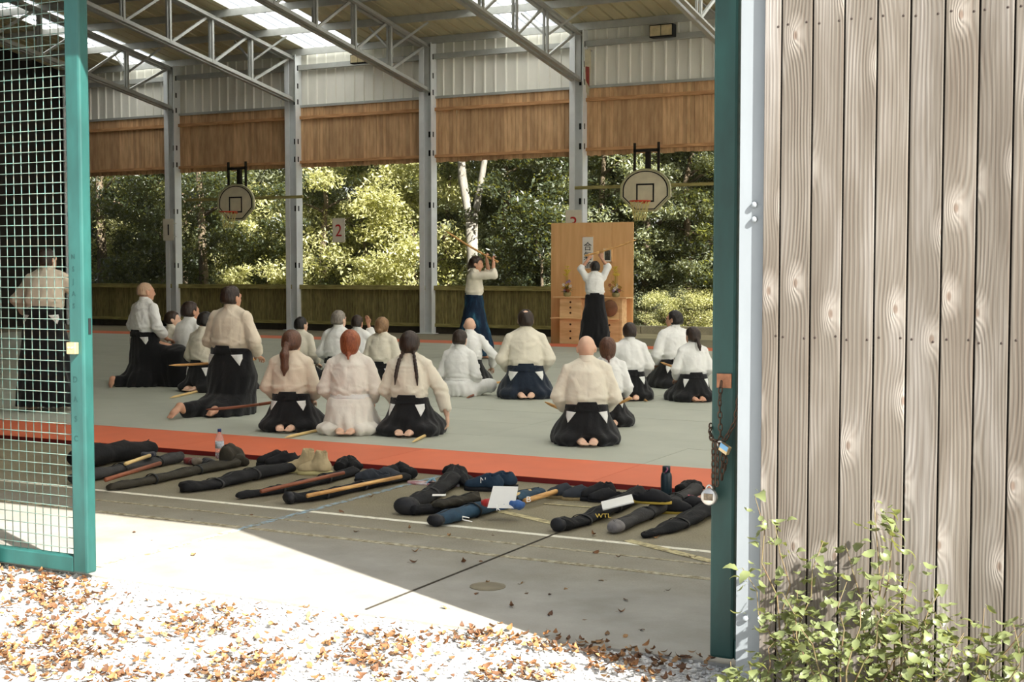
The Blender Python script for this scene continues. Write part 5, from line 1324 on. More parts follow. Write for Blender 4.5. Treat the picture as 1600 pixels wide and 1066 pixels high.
# ------------------------------------------------------------------ number signs
def sign(u, v, Y, w, h_, ch, m, label):
    p = at_y(u, v, Y); e = empty('number_sign', (p[0], Y, p[2])); tag(e, label, 'sign')
    MB().box((-w/2, 0, -h_/2), (w/2, 0.012, h_/2)).build('plate', M_cream, e, bevel=0.004)
    o = link('digit', text_mesh('digit', ch, h_*0.72, 0.002), m, e, (0, -0.003, -0.02)); o.rotation_euler = (math.radians(90), 0, 0)
    MB().bar((0, 0.02, h_*0.3), (0, 0.30, h_*0.3), 0.03).build('bracket', M_steel, e); MB().bar((0, 0.02, -h_*0.3), (0, 0.30, -h_*0.3), 0.03).build('bracket', M_steel, e)
sign(263, 359, 27.95, 0.36, 0.58, '1', M_black, 'cream sign with a dark number 1 on the left column')
sign(529, 360, 28.15, 0.37, 0.60, '2', M_red, 'cream sign with a red number 2 hanging before the trees')
sign(896, 349, 27.95, 0.40, 0.60, '3', M_red, 'cream sign with a red digit half hidden behind the plywood screen')

# floodlights and pennant
def floodlight(u, v, Y, label, s=1.0):
    p = at_y(u, v, Y); e = empty('floodlight', (p[0], Y, p[2])); tag(e, label, 'floodlight'); e.scale = (s, s, s)
    MB().box((-0.28, -0.05, -0.14), (0.28, 0.16, 0.14)).build('housing', M_black, e, bevel=0.02)
    g_ = simple('pale_lamp_glass', srgb(206, 190, 150), 0.3)
    for a, b in ((-0.25, -0.01), (0.01, 0.25)): MB().box((a, -0.062, -0.11), (b, -0.05, 0.11)).build('lamp_glass', g_, e)
    MB().bar((0, 0.15, 0.0), (0, YB-Y+0.0, 0.1), 0.06).build('bracket', M_black, e)
floodlight(1034, 48, 28.0, 'black twin floodlight under the eave at upper right')
floodlight(560, 92, 28.0, 'dark floodlight under the clear roof strip near the middle truss', 0.8)
p = at_y(917, 112, 28.15); e = empty('pennant', (p[0], 28.15, p[2])); tag(e, 'small faded white and red pennant hanging beside a column', 'pennant')
q = MB(); q.prism([(-0.05, 0.5), (0.09, 0.5), (0.10, 0.1), (0.04, -0.55), (-0.02, -0.45), (-0.05, 0.0)], 0.012); q.build('cloth', simple('faded_pennant_cloth', srgb(200, 190, 160), 0.9), e)
MB().prism([(-0.03, 0.12), (0.06, 0.1), (0.06, -0.35), (-0.02, -0.2)], 0.006, None, (0, -0.008, 0)).build('red_stripe', simple('faded_red_cloth', srgb(140, 62, 50), 0.9), e)
MB().bar((0, 0.0, 0.5), (0, 0.3, 0.5), 0.015).build('hook', M_steel, e)

# ------------------------------------------------------------------ plywood screen and altar shelf
KX0, KX1, KY = -12.42, -10.56, 25.62
ks = empty('plywood_screen', ((KX0+KX1)/2, KY, 0)); tag(ks, 'tall warm plywood screen of three panels at the front of the mat', 'screen')
kw = KX1-KX0; pe = [0, 0.49*kw, 0.745*kw, kw]
for a, b in zip(pe, pe[1:]): MB().box((a-kw/2+0.004, 0, 0.0), (b-kw/2-0.004, 0.03, 2.53)).build('panel', M_plywood, ks, bevel=0.003)
for x in (-0.8, -0.3): MB().bar((x, 0.05, 0.0), (x, 0.05, 2.4), 0.05).build('stud', M_pine, ks); MB().bar((x, 0.06, 1.6), (x, 0.9, 0.03), 0.05).build('prop', M_pine, ks)
def kp(u, v, y=KY): return at_y(u, v, y)
al = empty('altar_shelf', (-11.55, KY-0.22, 0)); tag(al, 'pale pine altar shelf unit with two shelves and drawer boxes', 'shelf unit')
def zrel(v, y=KY-0.22): return float(at_y(925, v, y)[2])
ax0 = float(kp(868, 464, KY-0.25)[0])+11.55; ax1 = float(kp(982, 464, KY-0.25)[0])+11.55; z1 = zrel(465); z2 = zrel(498)
MB().box((ax0, -0.16, z1-0.012), (ax1, 0.2, z1+0.012)).build('shelf', M_pine, al, bevel=0.003)
MB().box((ax0-0.06, -0.16, z2-0.012), (ax1-0.18, 0.2, z2+0.012)).build('shelf', M_pine, al, bevel=0.003)
for x in (ax1-0.16, ax0+0.12):
    if x > 0: MB().box((x, -0.1, 0.02), (x+0.05, 0.15, z1-0.012)).build('upright', M_pine, al)
for (xa, xb, za, zb) in ((ax0+0.13, ax0+0.62, z2+0.012, z1-0.012), (ax0+0.13, ax0+0.62, 0.02, z2-0.012), (ax1-0.60, ax1-0.17, z2+0.012, z1-0.012), (ax1-0.60, ax1-0.17, 0.02, z2-0.012)):
    bx = MB().box((xa, -0.10, za), (xb, 0.19, zb)).build('drawer_box', M_pine, al, bevel=0.003)
    for k in range(3):
        z = za+(zb-za)*(0.25+0.27*k); MB().lathe([(0.022, 0), (0.022, 0.006), (0.016, 0.004), (0.0, 0.003)], 12).build('finger_hole', simple('dark_hole_wood', srgb(80, 48, 28), 0.8), bx).matrix_local = Matrix.Translation(((xa+xb)/2, -0.1, z)) @ Matrix.Rotation(math.radians(90), 4, 'X')
# round gong leaning under the shelf
gq = kp(953, 481, KY-0.36); gg = MB().lathe([(0.0, -0.02), (0.15, -0.02), (0.17, 0.0), (0.15, 0.02), (0.0, 0.02)], 28).build('gong', simple('brown_gong_bronze', srgb(134, 96, 72), 0.45, 0.3, 6), None, True)
gg.rotation_euler = (math.radians(90), 0, 0); gg.location = (gq[0], KY-0.36, zrel(481)); tag(gg, 'round brown gong hanging under the altar shelf right of the swordsman', 'gong')
# scroll with brush characters
sp_ = kp(918, 395, KY-0.02); sc_ = empty('scroll', (sp_[0], KY-0.012, sp_[2])); tag(sc_, 'white hanging scroll with black brush characters on the plywood screen', 'scroll')
MB().box((-0.12, 0, -0.33), (0.12, 0.01, 0.33)).build('paper', M_white, sc_); 
for z in (-0.335, 0.335): MB().bar((-0.13, 0.0, z), (0.13, 0.0, z), 0.02, 0.02, (0, 0, 1), 8).build('roller', M_plywood, sc_)
for i, c_ in enumerate('合氣道'):
    o = link('brush_character', text_mesh('brush_character', c_, 0.19, 0.001), M_black, sc_, (0, -0.003, 0.12-0.2*i)); o.rotation_euler = (math.radians(90), 0, 0)
pp = kp(949, 399, KY-0.02); pf = empty('framed_portrait', (pp[0], KY-0.015, pp[2])); tag(pf, 'small framed grey portrait photograph on the plywood screen', 'picture')
for lo, hi in (((-0.10, -0.145), (-0.082, 0.145)), ((0.082, -0.145), (0.10, 0.145)), ((-0.10, 0.127), (0.10, 0.145)), ((-0.10, -0.145), (0.10, -0.127))): MB().box((lo[0], -0.012, lo[1]), (hi[0], 0.013, hi[1])).build('frame_bar', M_pine, pf)
MB().box((-0.082, 0, -0.127), (0.082, 0.01, 0.127)).build('mount', M_white, pf)
MB().box((-0.062, -0.002, -0.10), (0.062, 0.0, 0.10)).build('photograph', simple('dark_photo_print', srgb(110, 108, 96), 0.5, 0.4, 14, c2=srgb(46, 46, 42)), pf)
MB().prism([(-0.05, -0.10), (0.05, -0.10), (0.04, -0.03), (0.018, -0.01), (0.022, 0.03), (0.0, 0.055), (-0.022, 0.03), (-0.018, -0.01), (-0.04, -0.03)], 0.001, None, (0.0, -0.0035, 0)).build('portrait_shape', simple('grey_photo_tone', srgb(70, 68, 62), 0.5), pf)
# flower arrangements
def flowers(u, label, seed):
    r = random.Random(seed); q_ = kp(u, 463, KY-0.22); e = empty('flower_arrangement', (q_[0], KY-0.24, z1+0.012)); tag(e, label, 'flowers')
    MB().lathe([(0.05, 0), (0.075, 0.02), (0.08, 0.07), (0.07, 0.09), (0.06, 0.085), (0.06, 0.03), (0.0, 0.025)], 18).build('bowl', simple('olive_glazed_bowl', srgb(150, 140, 96), 0.4), e, True)
    gm_ = FOL[1]; st_ = M_stemg
    for i in range(26):
        a = r.uniform(0, 6.28); L = r.uniform(0.10, 0.26); t = r.uniform(0.3, 1.2)
        m_ = leaf_mesh('leaf', L, 0.03, -0.6, 5, False, 0.3, 0); o = link('leaf', m_, gm_, e, (0, 0, 0.07)); o.rotation_euler = (t, 0, a)
    for i in range(9):
        x = r.uniform(-0.04, 0.04); h_ = r.uniform(0.45, 0.62)
        MB().tube([(0, 0, 0.06), (x*0.6, r.uniform(-.02, .02), h_*0.5), (x, r.uniform(-.02, .02), h_)], 0.004, 5).build('stem', simple('yellow_stem', srgb(186, 160, 70), 0.7), e)
        bq = MB()
        for k in range(5):
            a = r.uniform(0, 6.28); bq.tube([(x, 0, h_-0.03), (x+0.04*math.cos(a), 0.04*math.sin(a), h_+0.01), (x+0.055*math.cos(a), 0.055*math.sin(a), h_+0.015)], [0.004, 0.010, 0.004], 5)
        bq.build('yellow_umbel', simple('yellow_flower', srgb(222, 196, 84), 0.7), e)
    for c_, nme, n in ((srgb(240, 236, 226), 'white_petal_flower', 3), (srgb(172, 150, 204), 'lilac_petal_flower', 4), (srgb(190, 150, 70), 'ochre_petal_flower', 6), (srgb(160, 84, 60), 'rust_petal_flower', 4)):
        for i in range(n):
            a = r.uniform(0, 6.28); rr = r.uniform(0.03, 0.12); c0 = Vector((rr*math.cos(a), rr*math.sin(a)-0.03, r.uniform(0.12, 0.32)))
            bq = MB()
            for k in range(6):
                b = k*1.047; bq.add([c0+Vector((0, 0, 0)), c0+Vector((0.03*math.cos(b-.4), -0.01, 0.03*math.sin(b-.4))), c0+Vector((0.042*math.cos(b), -0.018, 0.042*math.sin(b))), c0+Vector((0.03*math.cos(b+.4), -0.01, 0.03*math.sin(b+.4)))], [(0, 1, 2, 3)])
            bq.build('blossom', simple(nme, c_, 0.7), e)
flowers(887, 'flower arrangement with tall yellow stems left of the swordsman', 1)
flowers(963, 'flower arrangement with tall yellow stems right of the swordsman', 2)

# ------------------------------------------------------------------ bags along the mat edge
BAG_K = simple('black_bag_nylon', srgb(20, 20, 21), 0.9, 0.25, 12, bstr=0.4, bdist=0.01); BAG_G = simple('grey_bag_nylon', srgb(58, 57, 56), 0.9, 0.2, 12, bstr=0.4, bdist=0.01)
BAG_O = simple('olive_bag_canvas', srgb(52, 48, 38), 0.85, 0.2, 12, bstr=0.4, bdist=0.01); BAG_B = simple('petrol_blue_bag_cloth', srgb(38, 66, 84), 0.8, 0.35, 7, bstr=0.5, bdist=0.01, c2=srgb(28, 46, 62))
BAG_L = simple('dark_bag_leather', srgb(34, 34, 36), 0.6, 0.2, 14, bstr=0.3)
def smooth_path(P, n=9):
    P = [Vector([float(x) for x in p]) for p in P]; out = []
    for i in range(len(P)-1):
        a, b, c, d = P[max(i-1, 0)], P[i], P[i+1], P[min(i+2, len(P)-1)]
        for k in range(n):
            t = k/n; out.append(0.5*((2*b)+(-a+c)*t+(2*a-5*b+4*c-d)*t*t+(-a+3*b-3*c+d)*t**3))
    out.append(P[-1]); return out
def tube_bag(name, label, pix, rads, m, seed=0, z=0.0, parts=(), cat='bag', cap=None):
    r = random.Random(seed); c0 = ground(*pix[len(pix)//2], z); e = empty(name, (c0[0], c0[1], 0)); tag(e, label, cat, None)
    rads = [(a*0.9, b*0.76) for a, b in rads]; P = []
    for (u, v), (rw, rh) in zip(pix, rads): g0 = ground(u, v, z); P.append((g0[0]-c0[0], g0[1]-c0[1], z+rh))
    S = smooth_path(P); n = len(S); R_ = []
    for i in range(n):
        t = i/(n-1)*(len(rads)-1); k = min(int(t), len(rads)-2); f_ = t-k
        w = rads[k][0]*(1-f_)+rads[k+1][0]*f_; h_ = rads[k][1]*(1-f_)+rads[k+1][1]*f_
        j = 1+0.10*math.sin(i*1.1+seed)+r.uniform(-0.05, 0.05)
        if i in (0, n-1): j *= 0.7
        R_.append((w*j, h_*j)); S[i].z = max(S[i].z, z+h_*j)
    # slightly flattened tube with slumped folds
    q = MB(); q.tube(S, R_, 22)
    V = []
    for k, (x, y, zz) in enumerate(q.v):
        zz2 = max(zz, z+0.001); a_ = 0.006*math.sin(x*70+3*math.sin(y*40+seed))+0.004*math.sin(y*90+zz*80+seed); V.append((x+a_*0.6, y+a_*0.5, max(zz2+a_, z+0.0005)))
    q.v = V
    o = q.build('bag_body', m, e, True); md = o.modifiers.new('sub', 'SUBSURF'); md.levels = 1; md.render_levels = 1
    for fr in (0.36, 0.68):
        k = int(n*fr); d_ = (S[min(k+1, n-1)]-S[k-1]).normalized(); sx_ = d_.cross(Vector((0, 0, 1))).normalized(); w, h_ = R_[k]
        if n > 20: MB().tube([S[k]+sx_*(w+0.006)*math.cos(a)+Vector((0, 0, max((h_+0.006)*math.sin(a), z+0.004-S[k].z))) for a in [6.283*i/20 for i in range(20)]], [(0.012, 0.003)]*20, 6, True).build('strap', M_black if m is not BAG_K else BAG_G, e, True)
    # seam piping and end cap
    if cap:
        k = max(3, n//8); q2 = MB().tube(S[:k], [(a*1.07, b*1.07) for a, b in R_[:k]], 22); q2.build('end_cap', cap, e, True)
    q3 = MB().tube([(p.x, p.y, p.z+h_*0.98) for p, (w, h_) in zip(S[1:-1], R_[1:-1])], 0.004, 5); q3.build('zip', M_black if m is not BAG_K else BAG_G, e)
    return e, c0
def on_bag_stick(label, pa, pb, z0=0.06, z1=0.06, m=M_oak, r=0.014): 
    a = ground(*pa, z0); b = ground(*pb, z1); e = empty('wooden_staff', ((a+b)/2)); tag(e, label, 'wooden staff'); o = Vector(((a+b)/2))
    MB().tube([Vector(a)-o, (Vector(a)+Vector(b))/2-o, Vector(b)-o], r, 10).build('shaft', m, e, True)
    MB().tube([Vector(b)-o, Vector(b)-o+(Vector(b)-Vector(a)).normalized()*0.006], [r*0.98, r*0.6], 10).build('tip', m, e, True)
tube_bag('sword_bag', 'dark bulky sports bag beside the turquoise gate post', [(120, 735), (170, 724), (238, 712)], [(0.12, 0.10), (0.13, 0.11), (0.1, 0.08)], BAG_K, 1)
tube_bag('sword_bag', 'long dark grey sword bag at the left end of the row', [(110, 757), (180, 744), (240, 731), (285, 722)], [(0.06, 0.05), (0.075, 0.055), (0.07, 0.055), (0.05, 0.06)], BAG_G, 2)
tube_bag('sword_bag', 'long thin olive sword bag, second from left', [(168, 768), (230, 758), (300, 743), (372, 730)], [(0.045, 0.035), (0.05, 0.04), (0.055, 0.045), (0.06, 0.05)], BAG_O, 3)
on_bag_stick('pale staff lying on the dark bulky bag', (196, 725), (234, 712), 0.15, 0.135, M_palewood)
on_bag_stick('grey brown staff lying along the left grey sword bag', (165, 750), (250, 724), 0.09, 0.085, M_redoak, 0.016)
tube_bag('shoe_bag', 'dark folded bag propped behind the olive sword bag', [(352, 733), (364, 726), (380, 730)], [(0.06, 0.12), (0.09, 0.10), (0.07, 0.05)], BAG_O, 33)
tube_bag('sword_bag', 'wide black sword bag in front of the water bottle', [(282, 770), (330, 764), (385, 752), (455, 738)], [(0.09, 0.055), (0.085, 0.04), (0.10, 0.06), (0.09, 0.05)], BAG_K, 4)
tube_bag('sword_bag', 'black sword bag with a reddish staff, under the beige boots', [(369, 781), (430, 772), (500, 757), (556, 742)], [(0.035, 0.03), (0.05, 0.035), (0.055, 0.04), (0.06, 0.045)], BAG_K, 5)
on_bag_stick('reddish wooden staff on the black bag below the beige boots', (408, 768), (537, 739), 0.065, 0.075, M_redoak)
tube_bag('bag_flap', 'black folded bag top behind the reddish staff', [(528, 738), (544, 734), (560, 738)], [(0.05, 0.05), (0.07, 0.075), (0.05, 0.04)], BAG_K, 34)
tube_bag('sword_bag', 'black sword bag with a pale staff, left of the striped sandals', [(446, 788), (500, 781), (555, 768), (640, 751)], [(0.06, 0.05), (0.05, 0.04), (0.055, 0.04), (0.05, 0.04)], BAG_K, 6, cap=BAG_L)
on_bag_stick('pale wooden staff on the black bag left of the striped sandals', (480, 775), (627, 745), 0.062, 0.07, M_oak)
tube_bag('bag_flap', 'black crumpled bag top beside the striped sandals', [(602, 750), (625, 745), (646, 750)], [(0.06, 0.05), (0.07, 0.07), (0.05, 0.045)], BAG_K, 35)
e7, c7 = tube_bag('sword_bag', 'black sword bag with a white tag bent over its own end', [(632, 806), (668, 785), (702, 762), (712, 750)], [(0.085, 0.07), (0.075, 0.06), (0.075, 0.06), (0.07, 0.08)], BAG_K, 7, cap=BAG_L)
pq = ground(686, 770, 0.12); MB().box((-0.045, -0.03, 0), (0.045, 0.03, 0.004)).build('name_tag', M_white, e7, bevel=0.002).matrix_local = Matrix.Translation((pq[0]-c7[0], pq[1]-c7[1], 0.102)) @ Matrix.Rotation(0.5, 4, 'Z')
tube_bag('bag_flap', 'folded black bag end hanging left of the navy sneakers', [(700, 748), (716, 752), (736, 765)], [(0.07, 0.06), (0.075, 0.075), (0.05, 0.03)], BAG_K, 36)
tube_bag('sword_bag', 'black flat bag lying between the tagged bag and the blue bag', [(640, 806), (690, 800), (745, 788)], [(0.07, 0.05), (0.06, 0.03), (0.07, 0.03)], BAG_K, 8)
e_, _ = tube_bag('pouch', 'olive flat pouch with a toothed zip on the black bag', [(680, 795), (715, 790), (748, 786)], [(0.05, 0.03), (0.06, 0.04), (0.06, 0.05)], BAG_O, 37, 0.045)
e8, c8 = tube_bag('sword_bag', 'petrol blue sword bag with a white buckle', [(676, 824), (730, 810), (790, 793), (845, 776)], [(0.065, 0.05), (0.075, 0.055), (0.075, 0.055), (0.06, 0.045)], BAG_B, 9, cap=BAG_L)
on_bag_stick('pale wooden staff poking from the petrol blue bag', (820, 783), (870, 768), 0.05, 0.05, M_oak, 0.018)
on_bag_stick('short pale staff behind the petrol blue bag', (800, 776), (828, 768), 0.07, 0.06, M_palewood, 0.016)
pq = ground(733, 802, 0.115)
bk = MB().tube([(0.03, 0, -0.02), (-0.03, 0, -0.02), (-0.03, 0, 0.02), (0.01, 0, 0.02)], 0.004, 6).build('buckle', M_white, e8); bk.location = (pq[0]-c8[0], pq[1]-c8[1]-0.02, 0.082); bk.rotation_euler = (0.9, 0.2, 0.4)
for (u, v, ch) in ((782, 787, 'k'), (829, 774, 'B')):
    pq = ground(u, v, 0.11); o = link('embroidered_letter', text_mesh('embroidered_letter', ch, 0.06, 0.001), M_white, e8, (pq[0]-c8[0], pq[1]-c8[1]-0.03, 0.086)); o.rotation_euler = (0.9, 0, 0.45)
pq = ground(786, 790, 0.1); pa = MB().add([(-0.10, 0, 0), (0.07, 0.0, 0.0), (0.09, 0.05, 0.13), (-0.07, 0.05, 0.13), (-0.10, 0.003, 0), (0.07, 0.003, 0.0), (0.09, 0.053, 0.13), (-0.07, 0.053, 0.13)], [(0, 1, 2, 3), (7, 6, 5, 4), (0, 4, 5, 1), (1, 5, 6, 2), (2, 6, 7, 3), (3, 7, 4, 0)]).build('paper_sheet', M_white)
pa.location = (pq[0], pq[1], 0.082); pa.rotation_euler = (0, 0, 0.35); tag(pa, 'white paper sheet propped on the petrol blue bag', 'paper')
def crumpled(name, label, u, v, z, r, cols, seed, cat):
    c0 = ground(u, v, z); e = empty(name, (c0[0], c0[1], z)); tag(e, label, cat); g_ = random.Random(seed)
    for i, m in enumerate(cols):
        S = SDF(); 
        for k in range(4): S.add(ellipsoid((g_.uniform(-r, r)*0.7+(i-len(cols)/2+0.5)*r, g_.uniform(-r, r)*0.4, r*0.35), (r*g_.uniform(.4, .7), r*g_.uniform(.35, .6), r*0.35)), 0.02)
        S.disp = warp_noise(seed+i, 0.008, 45); link('fold', S.mesh('fold', 0.009), m, e)
    return e
blue_cl = cloth('blue_printed_cloth', srgb(60, 96, 150)); red_cl = cloth('red_cloth', srgb(180, 50, 46)); pink_cl = cloth('pink_red_cloth', srgb(196, 84, 96)); white_cl = GI_W
crumpled('scarf', 'crumpled blue, red and white scarf on the petrol blue bag', 786, 793, 0.075, 0.07, [red_cl, blue_cl, blue_cl], 3, 'scarf')
e9, c9 = tube_bag('sword_bag', 'black sword bag with yellow lettering, below the espadrilles', [(868, 832), (905, 822), (950, 804), (1000, 782)], [(0.06, 0.06), (0.065, 0.035), (0.075, 0.05), (0.08, 0.07)], BAG_K, 10, cap=BAG_L)
pq = ground(948, 797, 0.115); o = link('yellow_lettering', text_mesh('yellow_lettering', 'WTL', 0.045, 0.001), simple('yellow_thread', srgb(210, 180, 80), 0.7), e9, (pq[0]-c9[0]-0.01, pq[1]-c9[1]-0.03, 0.082)); o.rotation_euler = (0.75, 0, 0.5)
pq = ground(965, 785, 0.12); pa = MB().box((-0.1, -0.06, 0), (0.1, 0.06, 0.01)).build('booklet', M_white, None, bevel=0.002); pa.location = (pq[0], pq[1], 0.115); pa.rotation_euler = (0.25, -0.25, 0.45); tag(pa, 'white booklet lying on the lettered black bag', 'booklet')
tube_bag('sword_bag', 'grey sword bag with a worn pale end, next to the dark bottle', [(956, 835), (1005, 814), (1050, 793), (1090, 774)], [(0.05, 0.045), (0.06, 0.05), (0.06, 0.05), (0.055, 0.06)], BAG_G, 11, cap=simple('worn_grey_cap', srgb(120, 116, 114), 0.8, 0.3, 30))
tube_bag('bag_flap', 'black bag top with clip behind the grey bag', [(1062, 776), (1078, 770), (1094, 774)], [(0.05, 0.05), (0.06, 0.06), (0.05, 0.05)], BAG_K, 38)
tube_bag('sword_bag', 'black flat sword bag at the right end of the row', [(1004, 842), (1055, 828), (1100, 808), (1150, 785)], [(0.03, 0.02), (0.08, 0.04), (0.085, 0.055), (0.08, 0.05)], BAG_K, 12)
crumpled('cloth_bundle', 'small pink and red cloth bundle beside the right black bag', 1090, 788, 0.0, 0.07, [pink_cl, cloth('peach_cloth', srgb(206, 150, 130))], 7, 'cloth')
crumpled('cloth_bundle', 'black and white cloth bundle left of the dark bottle', 1012, 779, 0.0, 0.07, [white_cl, cloth('black_cloth', srgb(30, 30, 32))], 8, 'cloth')
crumpled('cloth_bundle', 'red and grey cloth bundle between the grey and olive bags', 316, 727, 0.0, 0.08, [cloth('maroon_cloth', srgb(110, 44, 40)), cloth('grey_brown_cloth', srgb(110, 100, 86)), cloth('dark_grey_cloth', srgb(44, 44, 44))], 9, 'cloth')
crumpled('beanie', 'round dark blue cap on the bulky bag at the left', 228, 716, 0.09, 0.075, [cloth('dark_navy_knit', srgb(26, 30, 44))], 10, 'cap')
crumpled('sock_ball', 'small balled cream sock left of the beige boots', 462, 733, 0.0, 0.035, [GI_C], 11, 'sock')

# ------------------------------------------------------------------ shoes
def shoe(label, u, v, ang, kind, up, sole, seed=0, lace=None, mark=None, L=0.28, pile=0.0):
    c0 = ground(u, v, 0); e = empty('shoe', (c0[0], c0[1], pile)); e.rotation_euler = (0, 0, math.radians(ang)); tag(e, label, 'shoe')
    # local: toe at +x
    hl = L/2; out = []
    for i in range(28):
        a = 2*math.pi*i/28; x = hl*math.cos(a); w = 0.043+0.010*math.cos(a) if kind != 'flip' else 0.045
        out.append((x, w*math.sin(a)*(1 if abs(math.sin(a)) > .01 else 0)))
    hs = {'boot': 0.032, 'sneaker': 0.03, 'slipper': 0.016, 'flip': 0.018, 'espadrille': 0.022}[kind]
    MB().prism([(x, y) for x, y in out], hs, SWAP).build('sole', sole, e, True)
    if kind == 'flip':
        MB().tube([(0.03, -0.042, hs), (0.06, -0.02, hs+0.03), (0.085, 0, hs+0.01)], 0.006, 6).build('strap', up, e); MB().tube([(0.03, 0.042, hs), (0.06, 0.02, hs+0.03), (0.085, 0, hs+0.01)], 0.006, 6).build('strap', up, e)
        return e
    S = SDF(); top = {'boot': 0.17, 'sneaker': 0.105, 'slipper': 0.06, 'espadrille': 0.07}[kind]
    S.add(ellipsoid((hl*0.45, 0, hs+0.012), (hl*0.52, 0.048, 0.045)), 0.02)
    S.add(ellipsoid((-hl*0.45, 0, hs+0.03), (hl*0.5, 0.043, 0.055)), 0.03)
    S.add(capsule((-hl*0.2, 0, hs+0.03), (hl*0.2, 0, hs+0.035), 0.045, 0.04), 0.03)
    if kind in ('boot', 'sneaker'): S.add(capsule((-hl*0.42, 0, hs+0.03), (-hl*0.40, 0, top), 0.047, 0.045), 0.03); S.add(capsule((-hl*0.1, 0, hs+0.05), (-hl*0.28, 0, top-0.01), 0.042, 0.036), 0.02)
    if kind in ('espadrille', 'slipper'): S.add(capsule((hl*0.1, 0, hs+0.02), (hl*0.0, 0, top), 0.045, 0.03), 0.02)
    S.sub(capsule((-hl*0.40, 0, top-0.035 if kind in ('boot', 'sneaker') else hs+0.03), (-hl*0.42, 0, top+0.08), 0.036, 0.042), 0.008)
    if kind in ('espadrille', 'slipper'): S.sub(ellipsoid((-hl*0.45, 0, hs+0.055), (hl*0.42, 0.036, 0.05)), 0.01)
    S.cut(rbox((0, 0, hs+0.2), (0.3, 0.2, 0.2), 0.002), 0.004)
    S.disp = warp_noise(seed, 0.0015, 60)
    link('upper', S.mesh('upper', 0.007), up, e)
    if lace:
        q = MB()
        for k in range(5):
            x = hl*0.28-k*hl*0.11; z = hs+0.060+k*(top-hs-0.075)/5.2; q.tube([(x, -0.026, z-0.006), (x-0.004, 0, z+0.006), (x-0.006, 0.026, z-0.006)], 0.0035, 5)
        q.build('laces', lace, e)
    if mark:
        for sy in (-1, 1):
            o = link('side_letter', text_mesh('side_letter', mark, 0.06, 0.001), M_white, e, (0.0, sy*0.046, hs+0.05)); o.rotation_euler = (math.radians(90), 0, math.radians(0 if sy < 0 else 180))
    return e
beige = simple('beige_suede', srgb(186, 168, 130), 0.9, 0.15, 20); gum = simple('pale_rubber_sole', srgb(196, 184, 130), 0.7, 0.1, 10); blk = simple('black_canvas', srgb(28, 28, 30), 0.8, 0.2, 20); wht = M_white
navy = simple('navy_suede', srgb(34, 54, 72), 0.85, 0.2, 20); dkg = simple('charcoal_canvas', srgb(52, 56, 62), 0.85, 0.2, 20); jute = simple('jute_sole', srgb(160, 140, 100), 0.9, 0.2, 40); ylw = simple('mustard_sole', srgb(196, 168, 70), 0.8, 0.15, 10)
brl = simple('brown_laces', srgb(96, 76, 60), 0.8)
shoe('beige high top boot nearer the bags', 492, 742, 200, 'boot', beige, gum, 1, brl, None, 0.28)
shoe('beige high top boot behind its pair', 472, 739, 195, 'boot', beige, gum, 2, brl, None, 0.28)
shoe('dark shoe with a bright blue lining behind the beige boots', 478, 731, 170, 'sneaker', dkg, blk, 21, simple('bright_blue_laces', srgb(60, 160, 210), 0.6), None, 0.27)
shoe('black sneaker with white markings leaning left, behind the wide black bag', 428, 732, 215, 'sneaker', blk, blk, 3, wht, None, 0.28, 0.02)
shoe('black sneaker with white markings on the right, behind the wide black bag', 441, 735, 212, 'sneaker', blk, blk, 4, wht, None, 0.28, 0.02)
shoe('grey slipper on the left of its pair between two staffs', 582, 752, 200, 'slipper', dkg, blk, 5)
shoe('grey slipper on the right of its pair between two staffs', 600, 749, 20, 'slipper', dkg, blk, 6)
strp = simple('striped_footbed', srgb(200, 196, 196), 0.6, 0.9, 26, (0.4, 3, 1), c2=srgb(170, 48, 50))
shoe('red and white flip flop on the left of its pair', 664, 757, 8, 'flip', simple('light_blue_strap', srgb(150, 190, 210), 0.6), strp, 7)
shoe('red and white flip flop on the right, touching the tagged bag', 690, 759, 8, 'flip', simple('light_blue_strap', srgb(150, 190, 210), 0.6), strp, 8)
shoe('navy sneaker with white N, on the left of its pair', 757, 767, 196, 'sneaker', navy, blk, 9, navy, 'N', 0.30)
shoe('navy sneaker with white N, on the right behind the paper', 778, 763, 196, 'sneaker', navy, blk, 10, navy, 'N', 0.30)
shoe('charcoal espadrille on the left of its pair', 884, 778, 215, 'espadrille', dkg, jute, 11)
shoe('charcoal espadrille on the right of its pair', 909, 781, 212, 'espadrille', dkg, jute, 12)
shoe('black shoe with white lace tips beside the espadrilles', 935, 782, 215, 'sneaker', blk, blk, 13, wht, None, 0.26)
shoe('black shoe half under the white booklet', 950, 784, 210, 'slipper', blk, blk, 14)
shoe('black slipper with mustard footbed left of the right black bag', 1052, 802, 20, 'slipper', blk, ylw, 15, L=0.26)
shoe('black slipper with mustard footbed nearest the right black bag', 1078, 797, 20, 'slipper', blk, ylw, 16, L=0.26)
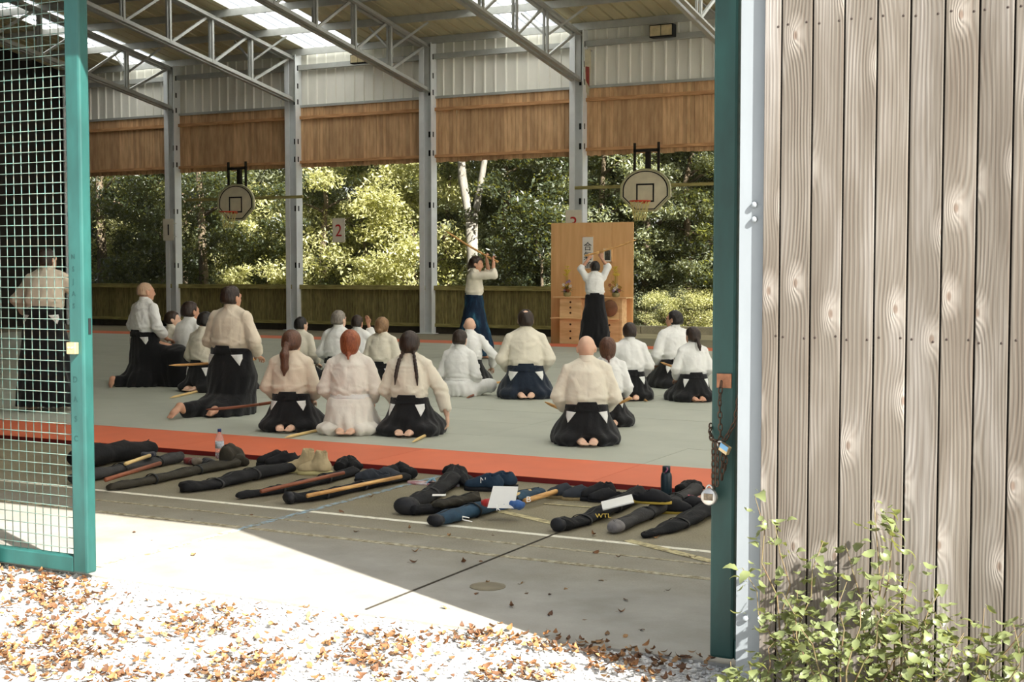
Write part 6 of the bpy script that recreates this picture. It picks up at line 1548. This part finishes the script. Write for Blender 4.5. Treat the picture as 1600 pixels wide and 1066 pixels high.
shoe('black slipper with white mark on the grey bag', 1018, 806, 15, 'slipper', blk, ylw, 17, L=0.26, pile=0.08)

# ------------------------------------------------------------------ bottles
p = ground(361, 712, 0); wb_ = empty('water_bottle', (p[0], p[1]+0.25, 0)); tag(wb_, 'clear plastic water bottle with a blue cap by the mat edge', 'bottle')
wb_.location = (p[0]+0.02, 8.86, 0)
def clear_plastic():
    t = NT('clear_bottle_plastic'); b = t.bsdf((0.95, 0.97, 0.98, 1), 0.08, 0, None, extra={'Transmission Weight': 0.85, 'IOR': 1.25}); return t.m
MB().lathe([(0.0, 0), (0.03, 0.0), (0.036, 0.01), (0.036, 0.06), (0.034, 0.07), (0.036, 0.08), (0.036, 0.15), (0.033, 0.165), (0.02, 0.205), (0.013, 0.215), (0.013, 0.225)], 20).build('bottle_body', clear_plastic(), wb_, True)
MB().lathe([(0.0365, 0.085), (0.0368, 0.085), (0.0368, 0.14), (0.0365, 0.14)], 20).build('paper_label', simple('pale_bottle_label', srgb(206, 214, 222), 0.5, 0.5, 60), wb_, True)
MB().lathe([(0.0155, 0.222), (0.0155, 0.243), (0.014, 0.246), (0.0, 0.246)], 16).build('cap', simple('blue_bottle_cap', srgb(44, 60, 120), 0.5), wb_, True)
p = ground(1041, 781, 0); db = empty('flask', (p[0], p[1], 0)); tag(db, 'tall dark teal steel flask at the mat edge', 'bottle')
teal = simple('dark_teal_steel', srgb(24, 46, 54), 0.4, 0.1, 8, spec=0.5)
MB().lathe([(0.0, 0), (0.036, 0.0), (0.0385, 0.006), (0.0385, 0.16), (0.034, 0.18), (0.027, 0.19)], 24).build('flask_body', teal, db, True)
MB().lathe([(0.027, 0.188), (0.0275, 0.225), (0.026, 0.232), (0.0, 0.233)], 20).build('cap', teal, db, True)
MB().tube([(0.0, -0.03, 0.19), (0.012, -0.036, 0.20), (0.02, -0.03, 0.215), (0.012, -0.026, 0.226)], 0.005, 6).build('strap', simple('mauve_strap', srgb(150, 90, 120), 0.7), db, True)
